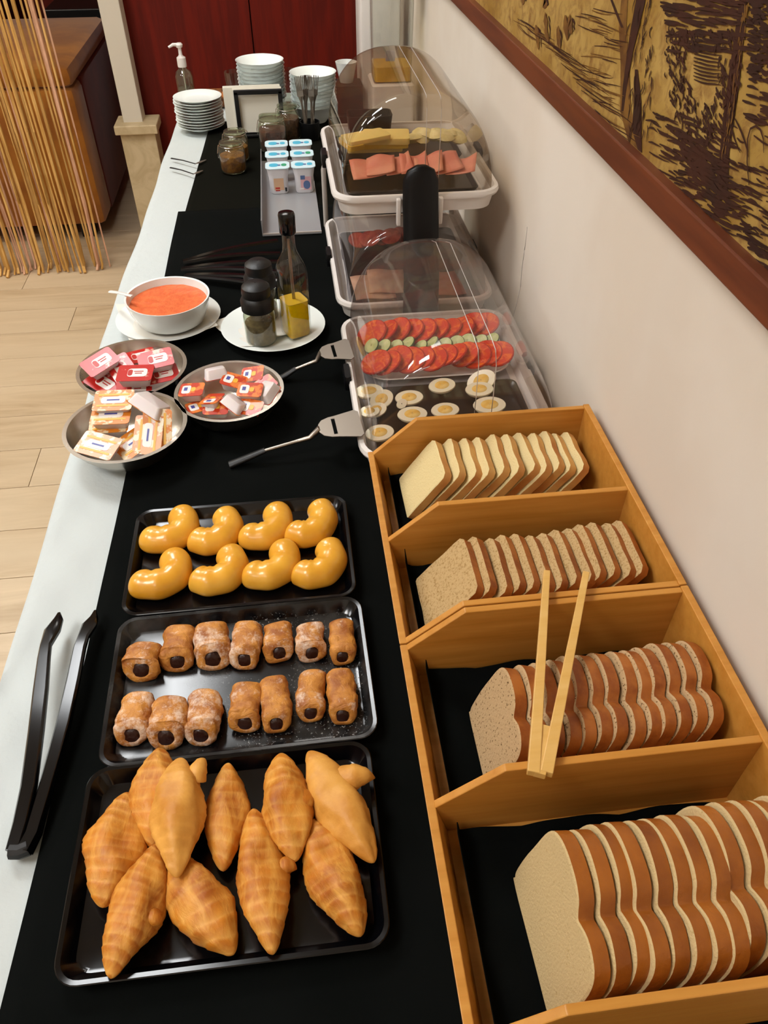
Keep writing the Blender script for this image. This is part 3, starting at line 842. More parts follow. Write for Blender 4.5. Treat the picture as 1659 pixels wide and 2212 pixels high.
def loaf(name, kind, n, x0, x1, yc, w_, h_, lean, mats, labelfn, group, seed, z0=.0165, wob=1.0, th=None, hf=None, yaw0=0, yf=None):
    rs = random.Random(seed); variants = []
    for k in range(3):
        pitch_ = (x1 - x0) / n
        variants.append(slice_mesh(kind, w_, h_, th or pitch_ * math.cos(lean) * .80, mats[0], mats[1], seed + k))
    objs = []
    for i in range(n):
        v = i % 3
        if i < 3:
            o = variants[v].build(name, [mats[0], mats[1]], smooth=50); objs.append(o)
        else:
            o = objs[v].copy(); COL.objects.link(o)
        x = x0 + (x1 - x0) * (i + .5) / n
        hs = hf(i) if hf else 1.0
        la = lean + rs.uniform(-.03, .03) * wob
        yw = yaw0 + rs.uniform(-.03, .03) * wob
        dy = rs.uniform(-.003, .003) * wob + (yf(i) if yf else 0)
        o.location = (x, yc + dy, TZ + z0 + (th or .01) * math.sin(lean) * .5)
        o.rotation_euler = Euler((0, la, yw), 'XYZ'); o.scale = (1, 1, hs)
        tag(o, labelfn(i, n), 'bread slice', group)
    return
def lf(desc):
    def f(i, n):
        if i == 0: return 'leftmost slice of the %s, its cut face showing' % desc
        if i == n - 1: return 'rightmost slice of the %s, against the back board' % desc
        return '%s slice from the left in the %s' % (ORD[i], desc)
    return f
loaf('bread_slice', 'square', 11, .122, .345, .828, .088, .098, math.radians(36), ('crust_pale', 'crumb_white'), lf('white sandwich loaf in the farthest bay'), 'white sandwich bread slices', 21, th=.0125, hf=lambda i: 1.0 - .012 * abs(i - 5) - (.05 if i > 8 else 0))
loaf('bread_slice', 'square', 13, .118, .344, .617, .094, .098, math.radians(37), ('crust_mid', 'crumb_brown'), lf('light brown sandwich loaf in the second bay'), 'light brown sandwich bread slices', 33, th=.0110, yf=lambda i: max(0, i - 6) * .0022)
loaf('bread_slice', 'round', 13, .150, .368, .414, .106, .102, math.radians(19), ('crust_mid', 'crumb_seed'), lf('seeded loaf in the third bay'), 'seeded bread slices', 45, th=.0142, wob=.6, yf=lambda i: -.002 + i * .0008)
loaf('bread_slice', 'round', 13, .158, .374, .218, .128, .115, math.radians(15), ('crust_dark', 'crumb_pan'), lf('large white pan loaf in the nearest bay'), 'large pan bread slices', 57, th=.0150, yf=lambda i: 0 if i < 8 else .007, yaw0=.02, wob=.6)

# ---- wooden tongs lying across the boards
def wooden_tongs():
    H = T(1165, 1625, .135); 
    a = T(1180, 1232, .150); b_ = T(1268, 1238, .150)
    base = Vector((.190, .340, TZ + BZ + .0065))
    t = thing('wooden_tongs', 'pale bamboo toast tongs lying across the middle bread box boards', 'tongs', base)
    def arm(p0, p1, w0, w1):
        p0, p1 = Vector(p0) - base, Vector(p1) - base
        d = (p1 - p0); side = d.cross(Vector((0, 0, 1))).normalized(); up = side.cross(d).normalized(); rs_ = []
        for k in range(9):
            f = k / 8; p = p0.lerp(p1, f); hw = (w0 + (w1 - w0) * f) / 2; hh = .0045 - .0012 * f
            rs_.append([p + side * hw + up * hh, p - side * hw + up * hh, p - side * hw - up * hh, p + side * hw - up * hh])
        return MB().rings(rs_)
    zz = BZ + .011
    l0 = T(1152, 1672, zz); l1 = T(1181, 1235, BZ + .016); r0 = T(1180, 1672, zz); r1 = T(1266, 1238, BZ + .016)
    arm(l0, l1, .0115, .0075).build('tong_arm', 'bamboo_l', t, smooth=0, bevel=.0008)
    arm(r0, r1, .0115, .0075).build('tong_arm', 'bamboo_l', t, smooth=0, bevel=.0008)
    m0 = T(1165, 1676, zz - .0005); m1 = T(1181, 1570, zz)
    arm(m0, m1, .011, .020).build('joining_block', 'bamboo_l', t, smooth=0, bevel=.0008)
wooden_tongs()

# ================================================================== BLACK PASTRY TONGS (left)
def black_tongs():
    base = T(35, 1838, .01)
    t = thing('pastry_tongs', 'large black plastic tongs lying open on the white cloth edge', 'tongs', (base.x, base.y, TZ))
    o_ = Vector((base.x, base.y, TZ))
    def arm(pix, z, name):
        rs_ = []
        for (px, py, wpx, zz, hh) in pix:
            p = T(px, py, zz) - o_; q = T(px + wpx * 1.3, py, zz) - o_
            c_ = p; hw = (q - p).length / 2
            rs_.append((c_, hw, hh))
        rings = []
        for i, (c_, hw, hh) in enumerate(rs_):
            a_ = rs_[max(0, i - 1)][0]; b2 = rs_[min(len(rs_) - 1, i + 1)][0]
            d = (b2 - a_).normalized(); s_ = d.cross(Vector((0, 0, 1))).normalized(); u = s_.cross(d).normalized()
            ring = [c_ + s_ * hw * x + u * hh * y for x, y in ((1, -.7), (1, .4), (.7, 1), (-.7, 1), (-1, .4), (-1, -.7), (-.7, -1), (.7, -1))]
            rings.append(ring)
        MB().rings(rings).build(name, 'black_plastic', t, smooth=40)
    arm([(30, 1838, 26, .010, .007), (46, 1780, 27, .014, .006), (62, 1700, 26, .020, .005), (78, 1580, 25, .026, .0045), (88, 1490, 24, .028, .004), (95, 1420, 20, .028, .004), (99, 1394, 18, .028, .004), (113, 1362, 26, .026, .0035), (126, 1338, 16, .024, .003), (128, 1325, 5, .022, .002)], 0, 'tong_arm')
    arm([(52, 1840, 26, .010, .007), (72, 1800, 26, .012, .006), (100, 1700, 24, .018, .005), (138, 1560, 24, .022, .0045), (158, 1470, 22, .024, .004), (172, 1400, 20, .024, .004), (180, 1376, 18, .024, .004), (193, 1350, 24, .022, .0035), (203, 1334, 14, .020, .003), (206, 1320, 4, .018, .002)], 0, 'tong_arm')
    a = T(24, 1838, .01) - o_; b2 = T(62, 1830, .01) - o_
    MB().tube([a, a.lerp(b2, .5) + Vector((0, -.002, 0)), b2], .0085, 10).build('spring_hinge', 'black_matt', t)
black_tongs()

# ================================================================== STEEL BOWLS WITH PORTION PACKS
def steel_bowl(cx, cy, R, label, z=.0045):
    b = MB()
    prof = [(0.001, .0), (R * .55, .0), (R * .72, .006), (R * .92, .030), (R * .97, .044), (R * 1.03, .046), (R * 1.035, .0475), (R * .965, .0475), (R * .90, .031), (R * .70, .008), (R * .5, .0022), (.001, .002)]
    b.lathe(prof, 48)
    o = b.build('steel_bowl', 'steel', smooth=50, loc=(cx, cy, TZ + z))
    return tag(o, label, 'bowl', 'steel bowls of portion packs')
bowlA = (T(286, 797, .048)); bowlB = T(496, 846, .048); bowlC = T(272, 922, .048)
steel_bowl(bowlA.x + .0, bowlA.y, .092, 'steel bowl with red foil portions, behind the orange ones')
steel_bowl(bowlB.x, bowlB.y, .089, 'steel bowl with small jam cups, nearest the spatulas')
steel_bowl(bowlC.x, bowlC.y, .094, 'steel bowl with orange foil portions, overhanging the table edge')
packs = {}
def pack(kind, px, py, z, yaw, tx, ty, label):
    """portion pack: tapering cup with a foil lid and a print"""
    dims = {'red': (.060, .043, .017), 'orange': (.062, .046, .018), 'jam': (.042, .032, .016)}[kind]
    lidm = {'red': 'red_lid', 'orange': 'orange_lid', 'jam': 'jam_lid'}[kind]
    W_, D_, H_ = dims
    p = T(px, py, z)
    if kind not in packs:
        t = thing('portion_pack', label, 'food pack', p, (tx, ty, yaw))
        b = MB(); rs_ = []
        for f, zz, r_ in ((.72, -H_, .004), (.78, -H_ + .001, .005), (.93, -.001, .006), (.96, 0, .006)): rs_.append(rrect(W_ * f, D_ * f, r_, 4, zz))
        b.rings(rs_).build('cup', 'white_pot', t, smooth=45)
        fl_ = MB().rings([rrect(W_, D_, .005, 4, 0), rrect(W_, D_, .005, 4, .0009)]).build('foil_lid', lidm, t, smooth=30)
        b = MB()
        if kind == 'red': b.prism([(x + .004, y) for x, y in rr2(W_ * .55, D_ * .5, .006)], .001, .0013, mi=0); pmats = ['print_w', 'print_r']; b.prism([(x - .008, y) for x, y in rr2(.008, .016, .004)], .0013, .0016, mi=1); b.box((.006, .003, .00145), (.016, .002, .0003), mi=1); b.box((.006, -.002, .00145), (.012, .002, .0003), mi=1)
        elif kind == 'orange': b.prism(rr2(W_ * .62, D_ * .32, .005), .001, .0013, mi=0); b.prism([(x, y + .012) for x, y in rr2(W_ * .8, .004, .001)], .001, .0013, mi=1); b.prism([(x, y - .012) for x, y in rr2(W_ * .8, .004, .001)], .001, .0013, mi=1); b.box((0, 0, .00145), (.02, .003, .0003), mi=2); pmats = ['print_w', 'print_y', 'print_b']
        else: b.prism([(x - .009, y) for x, y in rr2(W_ * .36, D_ * .6, .004)], .001, .0013, mi=0); b.box((-.010, .001, .00145), (.006, .008, .0003), mi=2); b.prism([(x + .003, y) for x, y in rr2(.008, .010, .003)], .001, .0013, mi=1); pmats = ['print_w', 'print_y', 'print_b']
        b.build('lid_print', pmats, fl_, smooth=0)
        packs[kind] = t; t['group'] = {'red': 'red foil portions', 'orange': 'orange foil portions', 'jam': 'small jam cups'}[kind]
        return t
    return copy_thing(packs[kind], label, p, (tx, ty, yaw))
R_ = math.radians
pack('red', 216, 782, .068, R_(35), R_(12), R_(-12), 'red foil portion leaning on the left rim of its bowl')
pack('red', 262, 795, .055, R_(-60), R_(10), R_(15), 'red foil portion between the leaning one and the one with the white panel')
pack('red', 292, 806, .068, R_(-4), R_(6), R_(0), 'red foil portion with white panel in the middle of the bowl, lying uppermost')
pack('red', 336, 776, .072, R_(12), R_(14), R_(-4), 'red foil portion lying highest at the right of its bowl')
pack('red', 348, 808, .052, R_(16), R_(10), R_(0), 'red foil portion under the highest one at the right of its bowl')
pack('red', 224, 826, .040, R_(-40), R_(8), R_(10), 'small visible corner of a red portion at the lower left of its bowl')
pack('red', 290, 838, .042, R_(0), R_(25), R_(0), 'red foil portion standing at the near rim with its white cup outward')
pack('red', 300, 770, .046, R_(20), R_(0), R_(0), 'red foil portion at the far side of its bowl')
pack('orange', 245, 865, .080, R_(-3), R_(10), R_(0), 'orange foil portion on top of the stack in its bowl')
pack('orange', 240, 895, .068, R_(-3), R_(8), R_(0), 'orange foil portion second from top in the stack')
pack('orange', 236, 915, .052, R_(2), R_(5), R_(0), 'orange foil portion lowest in the stack')
pack('orange', 212, 962, .050, R_(-22), R_(10), R_(6), 'orange foil portion lying flat at the near left of its bowl')
pack('orange', 290, 955, .040, R_(35), R_(12), R_(-14), 'orange foil portion tilted in the middle of its bowl')
pack('orange', 320, 940, .052, R_(78), R_(0), R_(-40), 'orange foil portion standing on edge, left of the pair')
pack('orange', 340, 926, .058, R_(82), R_(0), R_(-48), 'orange foil portion standing on edge at the right of its bowl')
pack('orange', 322, 884, .072, R_(-35), R_(150), R_(20), 'white backed portion turned upside down at the far rim')
jl = [(414, 842, .060, -10, 8, -6, 'jam cup with blue and yellow print at the left of its bowl'),
      (468, 815, .056, 15, 160, 0, 'jam cup turned upside down at the far left of its bowl'),
      (505, 822, .060, -20, 8, 10, 'jam cup with a pink print near the far rim'),
      (545, 808, .054, -15, 20, -14, 'jam cup with a dark red lid at the far rim'),
      (540, 842, .064, -12, 12, 0, 'jam cup lying highest at the right of the middle'),
      (458, 862, .056, 70, -10, 10, 'jam cup with its white print turned to the middle'),
      (466, 878, .052, -5, 22, 0, 'jam cup with a plain white side at the near rim'),
      (503, 880, .046, -40, 150, 20, 'jam cup lying on its side between two near ones'),
      (540, 880, .048, -25, 20, 0, 'jam cup with red lid and white side, near right'),
      (580, 852, .048, 55, 10, 160, 'jam cup showing only its white base at the right rim'),
      (430, 878, .040, 20, 0, 0, 'jam cup with its red lid under the near left rim'),
      (570, 832, .050, 30, 10, -15, 'jam cup half under its neighbour at the right rim')]
for px, py, z, yw, tx, ty, lb in jl: pack('jam', px, py, z, R_(yw), R_(tx), R_(ty), lb)

# ================================================================== SAUCE BOWL ON PLATE
def plate(cx, cy, R, label, z, group=None, mat='ceramic', h=.016):
    b = MB(); b.lathe([(.001, .0), (R * .6, .0), (R * .66, .003), (R * .98, h), (R, h + .0015), (R * .97, h + .0012), (R * .66, .006), (R * .55, .004), (.001, .004)], 48)
    o = b.build('plate', mat, smooth=50, loc=(cx, cy, TZ + z)); return tag(o, label, 'plate', group)
pc = T(366, 690, .012)
plate(pc.x, pc.y, .104, 'white plate with a paper doily under the tomato sauce bowl', .0045)
b = MB()
rs_ = random.Random(4)
def nap(u, v):
    x = (u - .5) * .17; y = (v - .5) * .17; r_ = math.hypot(x, y)
    return (x, y, .0055 + .013 * max(0, (r_ - .055) / .06) ** 1.2 + .0012 * math.sin(40 * x) * math.sin(33 * y))
o = MB().grid(nap, 18, 18).build('paper_napkin', 'paper', smooth=80, normals=False, loc=(pc.x - .005, pc.y - .002, TZ + .0045)); o.rotation_euler = (0, 0, .3)
tag(o, 'white paper napkin between the sauce bowl and its plate', 'napkin')
sb = T(364, 648, .058)
b = MB(); R = .082
b.lathe([(.001, .0), (R * .62, .0), (R * .80, .010), (R * .93, .034), (R, .056), (R * 1.005, .058), (R * .96, .057), (R * .90, .036), (R * .76, .013), (R * .55, .006), (.001, .005)], 48)
bowl_o = b.build('sauce_bowl', 'ceramic', smooth=50, loc=(sb.x, sb.y - .005, TZ + .0125)); tag(bowl_o, 'white bowl filled with tomato sauce, at the left edge of the buffet', 'bowl')
def sauce(u, v):
    a = 2 * PI * u; r_ = v * R * .925
    return (r_ * math.cos(a), r_ * math.sin(a), .0435 + .0011 * mnoise.noise(Vector((r_ * math.cos(a) * 60, r_ * math.sin(a) * 60, 1))))
o = MB().grid(sauce, 40, 12).build('tomato_sauce', 'sauce', smooth=80, normals=False, loc=(sb.x, sb.y - .005, TZ + .0125)); tag(o, 'orange red tomato sauce in the white bowl', 'sauce', kind='stuff')
sp0, sp1 = T(238, 630, .060), T(286, 640, .076)
b = MB(); c0 = sp0 + Vector((0, 0, 0))
b.tube([Vector((0, 0, 0)), (sp1 - sp0) * .5 + Vector((0, 0, .002)), (sp1 - sp0)], [.0048, .0042, .0038], 8, flat=.5)
o = b.build('spoon', 'white_plastic', smooth=60, loc=sp0); tag(o, 'white spoon handle lying over the rim of the sauce bowl', 'spoon')

# ================================================================== OIL AND PEPPER PLATE
pp = T(591, 708, .014)
plate(pp.x, pp.y, .103, 'white plate carrying the oil bottle and the pepper shakers', .0045, mat='ceramic_blue')
o = MB().grid(lambda u, v: ((u - .5) * .15, (v - .5) * .13, .0052 + .020 * max(0, abs(u - .5) * 2 - .62) ** 1.3 + .018 * max(0, abs(v - .5) * 2 - .6) ** 1.2 + .001 * math.sin(25 * u + 14 * v)), 20, 20).build('paper_napkin', 'paper', smooth=80, normals=False, loc=(pp.x - .028, pp.y + .012, TZ + .0055)); o.rotation_euler = (0, 0, .5)
tag(o, 'folded paper napkin under the pepper shakers', 'napkin')
# square oil bottle
bo = T(641, 722, .012)
t = thing('oil_bottle', 'square glass oil bottle with a black cap on the plate', 'bottle', (bo.x, bo.y + .004, TZ + .0105), (0, 0, .42))
def sq(r_, z_, k): return [Vector((r_ * math.copysign(abs(math.cos(a)) ** k, math.cos(a)), r_ * math.copysign(abs(math.sin(a)) ** k, math.sin(a)), z_)) for a in [2 * PI * i / 32 for i in range(32)]]
S = .0245
rings = [sq(S * .9, .0, .35), sq(S, .004, .32), sq(S, .128, .32), sq(S * .98, .138, .36), sq(S * .86, .150, .5), sq(S * .66, .162, .75), sq(S * .52, .172, 1), sq(S * .48, .185, 1), sq(S * .47, .205, 1)]
MB().rings(rings, True, (True, False)).build('glass_body', 'glass', t, smooth=50)
MB().rings([sq(S * .86, .004, .34), sq(S * .90, .008, .32), sq(S * .90, .074, .32)], True, (True, True)).build('oil', 'oil', t, smooth=40)
MB().rings([sq(S * .905, .0742, .32), sq(S * .905, .0755, .32)], True, (True, True)).build('oil_surface', 'lemon', t, smooth=40)
b = MB(); b.tube([(0, 0, .192), (0, 0, .10), (.001, .001, .074)], .0032, 8); b.build('pourer_tube', 'steel_d', t)
MB().lathe([(.0135, .203), (.0148, .205), (.0152, .236), (.0140, .240), (.009, .2415), (.001, .242)], 24, caps=(True, False)).build('cap', 'black_plastic', t, smooth=40)
# shakers
def shaker(x, y, rot, label, fill):
    t = thing('pepper_shaker', label, 'shaker', (x, y, TZ + .0125), (0, 0, rot), 'black topped shakers')
    MB().lathe([(.001, 0), (.027, 0), (.030, .004), (.030, .056), (.027, .066), (.024, .070)], 28).build('glass_body', 'glass_pale', t, smooth=50)
    MB().lathe([(.001, .002), (.0265, .002), (.0280, .006), (.0280, .006 + fill * .044), (.016, .006 + fill * .052), (.001, .006 + fill * .048)], 24).build('ground_pepper', 'pepper', t, smooth=50)
    MB().lathe([(.026, .066), (.0310, .068), (.0315, .086), (.0285, .092), (.0260, .095), (.0275, .100), (.0260, .113), (.018, .119), (.001, .120)], 28, caps=(True, False)).build('grinder_cap', 'black_matt', t, smooth=40)
s1 = T(566, 742, .012); shaker(s1.x, s1.y + .012, 0, 'pepper shaker with brown pepper, the nearer of the two', .8)
s2 = T(573, 700, .012); shaker(s2.x - .002, s2.y + .030, 0, 'pepper shaker standing behind the other, half hidden', .5)

# ================================================================== BLACK TONGS BUNDLE
def tong_pair(p0, p1, p2, z, label):
    a, b1, b2 = T(*p0, z), T(*p1, z + .012), T(*p2, z + .004)
    t = thing('serving_tongs', label, 'tongs', (a.x, a.y, TZ + .004), group='black tongs lying in a bundle')
    o_ = Vector((a.x, a.y, TZ + .004))
    for e in (b1, b2):
        d = e - a; s_ = d.cross(Vector((0, 0, 1))).normalized(); rs2 = []
        for k in range(11):
            f = k / 10; w_ = .0095 * (1 - .25 * f) ; hh = .0035
            p = a.lerp(e, f) - o_ + Vector((0, 0, .006 * math.sin(PI * f)))
            rs2.append([p + s_ * w_, p + s_ * w_ * .6 + Vector((0, 0, hh)), p - s_ * w_ * .6 + Vector((0, 0, hh)), p - s_ * w_, p - s_ * w_ * .5 - Vector((0, 0, .002)), p + s_ * w_ * .5 - Vector((0, 0, .002))])
        MB().rings(rs2).build('tong_arm', 'black_plastic', t, smooth=40)
tong_pair((396, 566), (600, 520), (606, 548), .012, 'black serving tongs farthest back in the bundle beside the bottle')
tong_pair((393, 582), (604, 566), (604, 588), .014, 'black serving tongs in the middle of the bundle')
tong_pair((400, 596), (600, 604), (598, 622), .012, 'black serving tongs nearest the camera in the bundle')

# ================================================================== COVERED DISPLAY UNITS
DW, DL = .325, .450
def dome_unit(x, y, z, label, dome_mat='dome', H=.155):
    """white tray with a rounded clear lid; y is its middle, z its foot above the table"""
    t = thing('covered_tray', label, 'food cover', (x, y, TZ + z), group='clear domed food covers')
    b = MB()
    rs2 = [rrect(DW - .05, DL - .05, .03, 6, 0), rrect(DW - .03, DL - .03, .035, 6, .002), rrect(DW - .018, DL - .018, .04, 6, .026), rrect(DW - .004, DL - .004, .045, 6, .028),
           rrect(DW, DL, .046, 6, .033), rrect(DW - .004, DL - .004, .045, 6, .039), rrect(DW - .018, DL - .018, .040, 6, .0395), rrect(DW - .024, DL - .024, .036, 6, .034), rrect(DW - .036, DL - .036, .032, 6, .008), rrect(DW - .045, DL - .045, .03, 6, .006)]
    b.rings(rs2, True, (True, True)).build('tray_base', 'white_plastic', t, smooth=45)
    MB().box((0, 0, .0075), (DW - .06, DL - .06, .002)).build('tray_floor', 'grey_plastic', t, smooth=0)
    # lid
    b = MB(); A = DW / 2 - .020; L = DL - .04; n = 30
    rg = []
    ys = []
    re = .045
    for k in range(9):
        a_ = k / 8 * PI / 2; ys.append((-L / 2 + re * (1 - math.sin(a_)) * .75, 1 - (1 - math.cos(PI / 2 - a_)) * .16 if False else .80 + .20 * math.sin(a_) ** .9 if False else None))
    prof = [(-L / 2, .90), (-L / 2 + .002, .935), (-L / 2 + .006, .96), (-L / 2 + .013, .98), (-L / 2 + .024, .994), (-L / 2 + .04, 1.0)]
    prof = prof + [(-L / 2 + .04 + (L - .08) * k / 6, 1.0) for k in range(1, 6)] + [(-y_, s_) for y_, s_ in reversed(prof)]
    for y_, s_ in prof:
        ring = []
        for k in range(n + 1):
            a_ = PI * k / n
            cx_ = math.cos(a_); ex = .82
            ring.append(Vector((math.copysign(abs(cx_) ** ex, cx_) * A * (.97 + .03 * s_), y_, .037 + abs(math.sin(a_)) ** .92 * H * s_)))
        rg.append(ring)
    b.rings(rg, False, (False, False))
    for ring, sg in ((rg[0], -1), (rg[-1], 1)):
        mid = [Vector((p.x * .5, p.y + sg * .004, .037 + (p.z - .037) * .5)) for p in ring]
        b.add([*ring, *mid], [(i, i + 1, len(ring) + i + 1, len(ring) + i) for i in range(n)])
        b.add([*mid], [tuple(range(n + 1))])
    cl_ = b.build('clear_lid', dome_mat, t, smooth=60)
    # the lid's two overlapping halves meet along the crown
    for xo in (.012, .038):
        a0 = math.acos(min(1, (xo / A) ** (1 / .82)))
        zt = .037 + math.sin(a0) ** .92 * H
        p = [(xo, -L / 2 - .003, .04), (xo, -L / 2 - .003, .037 + (zt - .037) * .55), (xo, -L / 2, .037 + (zt - .037) * .88), (xo, -L / 2 + .012, zt - .002), (xo, -L / 2 + .04, zt + .0006), (xo, L / 2 - .04, zt + .0006), (xo, L / 2, zt - .014)]
        MB().tube(p, .0007, 5).build('lid_seam', 'seam', cl_)
    # clips
    for sx in (-1, 1):
        MB().rings([rrect(.012, .048, .004, 3, .020), rrect(.014, .052, .004, 3, .036), rrect(.010, .046, .004, 3, .046)]).build('side_clip', 'black_knob', t, smooth=40, loc=(sx * (DW / 2 + .001), .02, 0))
    return t
# nearer unit, second unit behind it, raised unit above that one
U1, U2, U3 = 1.122, 1.612, 1.652
dome_unit(.235, U1, .0045, 'domed cover over the eggs and tomatoes, nearest the bread boxes', 'dome_hazy', .168)
dome_unit(.235, U2, .0045, 'domed cover standing under the raised one, with cold cuts inside', 'dome_hazy', .152)
u3 = dome_unit(.238, U3, .2015, 'raised domed cover with ham and cheese, highest on its stand', 'dome', .165)
# stand of the raised unit: front post and side posts
def post():
    pts = [(0, -.287, -.197), (0, -.284, -.10), (0, -.262, -.02), (0, -.244, .03), (0, -.238, .072), (0, -.236, .088), (0, -.236, .096)]
    wd = [.036, .035, .034, .034, .033, .025, .010]
    rg = []
    for (x, y, z), w_ in zip(pts, wd):
        rg.append([Vector((x + w_ * sx, y + dy, z)) for sx, dy in ((-1, .003), (-.9, -.006), (-.5, -.010), (.5, -.010), (.9, -.006), (1, .003), (.6, .006), (-.6, .006))])
    MB().rings(rg).build('front_post', 'black_knob', u3, smooth=60, loc=(.0, 0, 0))
post()
for sx in (-1, 1):
    MB().box((sx * .040, -.232, .012), (.008, .012, .05)).build('post_bracket', 'white_plastic', u3, smooth=0, bevel=.002)
for sx in (-1, 1):
    MB().tube([(sx * .158, .225, -.197), (sx * .158, .222, -.06), (sx * .142, .205, .002)], .006, 10).build('rear_post', 'seam', u3)

# ---- contents of the raised unit
def zr(z): return TZ + .2015 + z
pb = MB().rings([rrect(.25, .145, .01, 3, 0), rrect(.262, .158, .012, 3, .010), rrect(.258, .153, .011, 3, .0105), rrect(.245, .14, .01, 3, .003)]).build('black_platter', 'black_plate', smooth=30, loc=(.238, U3 - .078, zr(.012)))
tag(pb, 'black rectangular platter with ham slices in the raised cover', 'platter')
pb2 = MB().rings([rrect(.25, .15, .01, 3, 0), rrect(.262, .163, .012, 3, .010), rrect(.258, .158, .011, 3, .0105), rrect(.245, .145, .01, 3, .003)]).build('black_platter', 'black_plate', smooth=30, loc=(.238, U3 + .095, zr(.018)))
tag(pb2, 'black rectangular platter with cheese in the raised cover', 'platter')
ib = MB().rings([rrect(.10, .03, .01, 3, 0), rrect(.108, .036, .012, 3, .006), rrect(.10, .03, .01, 3, .010)]).build('gel_ice_pack', 'ice_blue', smooth=40, loc=(.325, U3 - .182, zr(.0095)))
tag(ib, 'blue gel cooling pack lying in front of the ham platter', 'ice pack')
def ham(px, py, z, w_, d_, yaw, seed, label):
    rs = random.Random(seed); p = T(px, py, z); ph = rs.uniform(0, 6)
    def fn(u, v):
        x = (u - .5) * w_; y = (v - .5) * d_
        return (x, y, .004 + .010 * (u ** 2) + .005 * math.sin(u * 5 + ph) * v + .006 * abs(v - .5))
    o = MB().grid(fn, 8, 8).build('ham_slice', 'ham', smooth=60, normals=False, solid=.0016, loc=p); o.rotation_euler = (R_(12), 0, yaw)
    tag(o, label, 'ham slice', 'ham slices in the raised cover')
hz = .247
ham(798, 373, hz, .072, .062, .05, 1, 'ham slice at the left end of the pink row')
ham(822, 366, hz + .006, .055, .062, -.1, 2, 'ham slice with a folded peak, second from the left')
ham(858, 364, hz + .006, .055, .062, .08, 3, 'ham slice third from the left, beside the black post')
ham(893, 362, hz + .008, .052, .062, -.05, 4, 'ham slice behind the top of the black post')
ham(925, 364, hz + .010, .054, .062, -.12, 5, 'ham slice just right of the black post')
ham(962, 362, hz + .010, .056, .062, .1, 6, 'ham slice with an upturned corner, second from the right')
ham(995, 366, hz + .008, .056, .060, -.25, 7, 'ham slice rolled at the right end of the pink row')
def stackslice(px, py, z, w_, d_, th, yaw, mat, label, cat, grp, name):
    p = T(px, py, z)
    b = MB().rings([rrect(w_, d_, .006, 3, 0), rrect(w_, d_, .006, 3, th)])
    o = b.build(name, mat, smooth=30, bevel=.0006, loc=p); o.rotation_euler = (R_(3), 0, yaw); tag(o, label, cat, grp)
cz_ = .250
stackslice(808, 318, cz_, .115, .060, .010, -.02, 'cheese_pale', 'pale cheese slice lowest at the left of the cheese', 'cheese slice', 'cheese slices in the raised cover', 'cheese_slice')
stackslice(772, 313, cz_ + .0102, .062, .060, .010, .35, 'cheese', 'yellow cheese slice turned aslant at the far left', 'cheese slice', 'cheese slices in the raised cover', 'cheese_slice')
stackslice(828, 311, cz_ + .0104, .100, .056, .010, -.05, 'cheese', 'deep yellow cheese slice in the middle of the stack', 'cheese slice', 'cheese slices in the raised cover', 'cheese_slice')
stackslice(834, 302, cz_ + .0206, .095, .056, .012, -.10, 'cheese_pale', 'thick pale cheese slice second from the top', 'cheese slice', 'cheese slices in the raised cover', 'cheese_slice')
stackslice(790, 300, cz_ + .034, .095, .045, .008, .42, 'cheese_pale', 'pale cheese slice pointing up on top of the stack', 'cheese slice', 'cheese slices in the raised cover', 'cheese_slice')
fc = T(940, 308, cz_)
rs = random.Random(5)
for k in range(7):
    a = k / 6
    b = MB(); b.lathe([(.001, -.010), (.014, -.008), (.021, 0), (.015, .008), (.001, .011)], 10, sx=1.25)
    o = b.build('fresh_cheese_piece', 'cheese_white', smooth=60, loc=(fc.x - .045 + .09 * a, fc.y + rs.uniform(-.008, .008), TZ + cz_ + .010 + .006 * math.sin(a * PI))); o.rotation_euler = (rs.uniform(-.3, .3), rs.uniform(-.3, .3), rs.uniform(0, 3))
    tag(o, '%s piece of fresh white cheese from the left, right of the yellow slices' % ORD[k], 'cheese', 'fresh white cheese pieces')
# dark container behind the cheese
o = MB().rings([rrect(.09, .05, .01, 4, 0), rrect(.10, .06, .012, 4, .045), rrect(.094, .054, .010, 4, .045), rrect(.084, .044, .008, 4, .02)]).build('dark_dish', 'black_plate', smooth=40, loc=(.185, U3 + .168, zr(.030)))
tag(o, 'dark dish standing behind the yellow cheese', 'dish')
# ---- contents of the second unit
o = MB().rings([rrect(.26, .36, .012, 3, 0), rrect(.27, .37, .012, 3, .006), rrect(.262, .362, .01, 3, .0065)]).build('serving_board', 'black_plate', smooth=30, loc=(.243, U2, TZ + .0145))
tag(o, 'dark serving board under the cold cuts in the covered tray', 'board')
def slab(px, py, z, w_, d_, yaw, mat, label, name, cat, grp):
    p = T(px, py, z)
    def fn(u, v): return ((u - .5) * w_, (v - .5) * d_, .002 * math.sin(u * 6) + .002 * math.sin(5 * v))
    o = MB().grid(fn, 6, 6).build(name, mat, smooth=60, normals=False, solid=.0018, loc=p); o.rotation_euler = (0, 0, yaw); tag(o, label, cat, grp)
slab(805, 618, .026, .085, .110, .03, 'turkey', 'pale turkey slice at the near left under the second cover', 'turkey_slice', 'cold cut', 'cold cuts under the second cover')
slab(835, 605, .031, .080, .110, -.05, 'turkey', 'pale turkey slice overlapping the left one', 'turkey_slice', 'cold cut', 'cold cuts under the second cover')
slab(955, 610, .026, .080, .110, .05, 'ham', 'pink slice right of the black post under the second cover', 'turkey_slice', 'cold cut', 'cold cuts under the second cover')
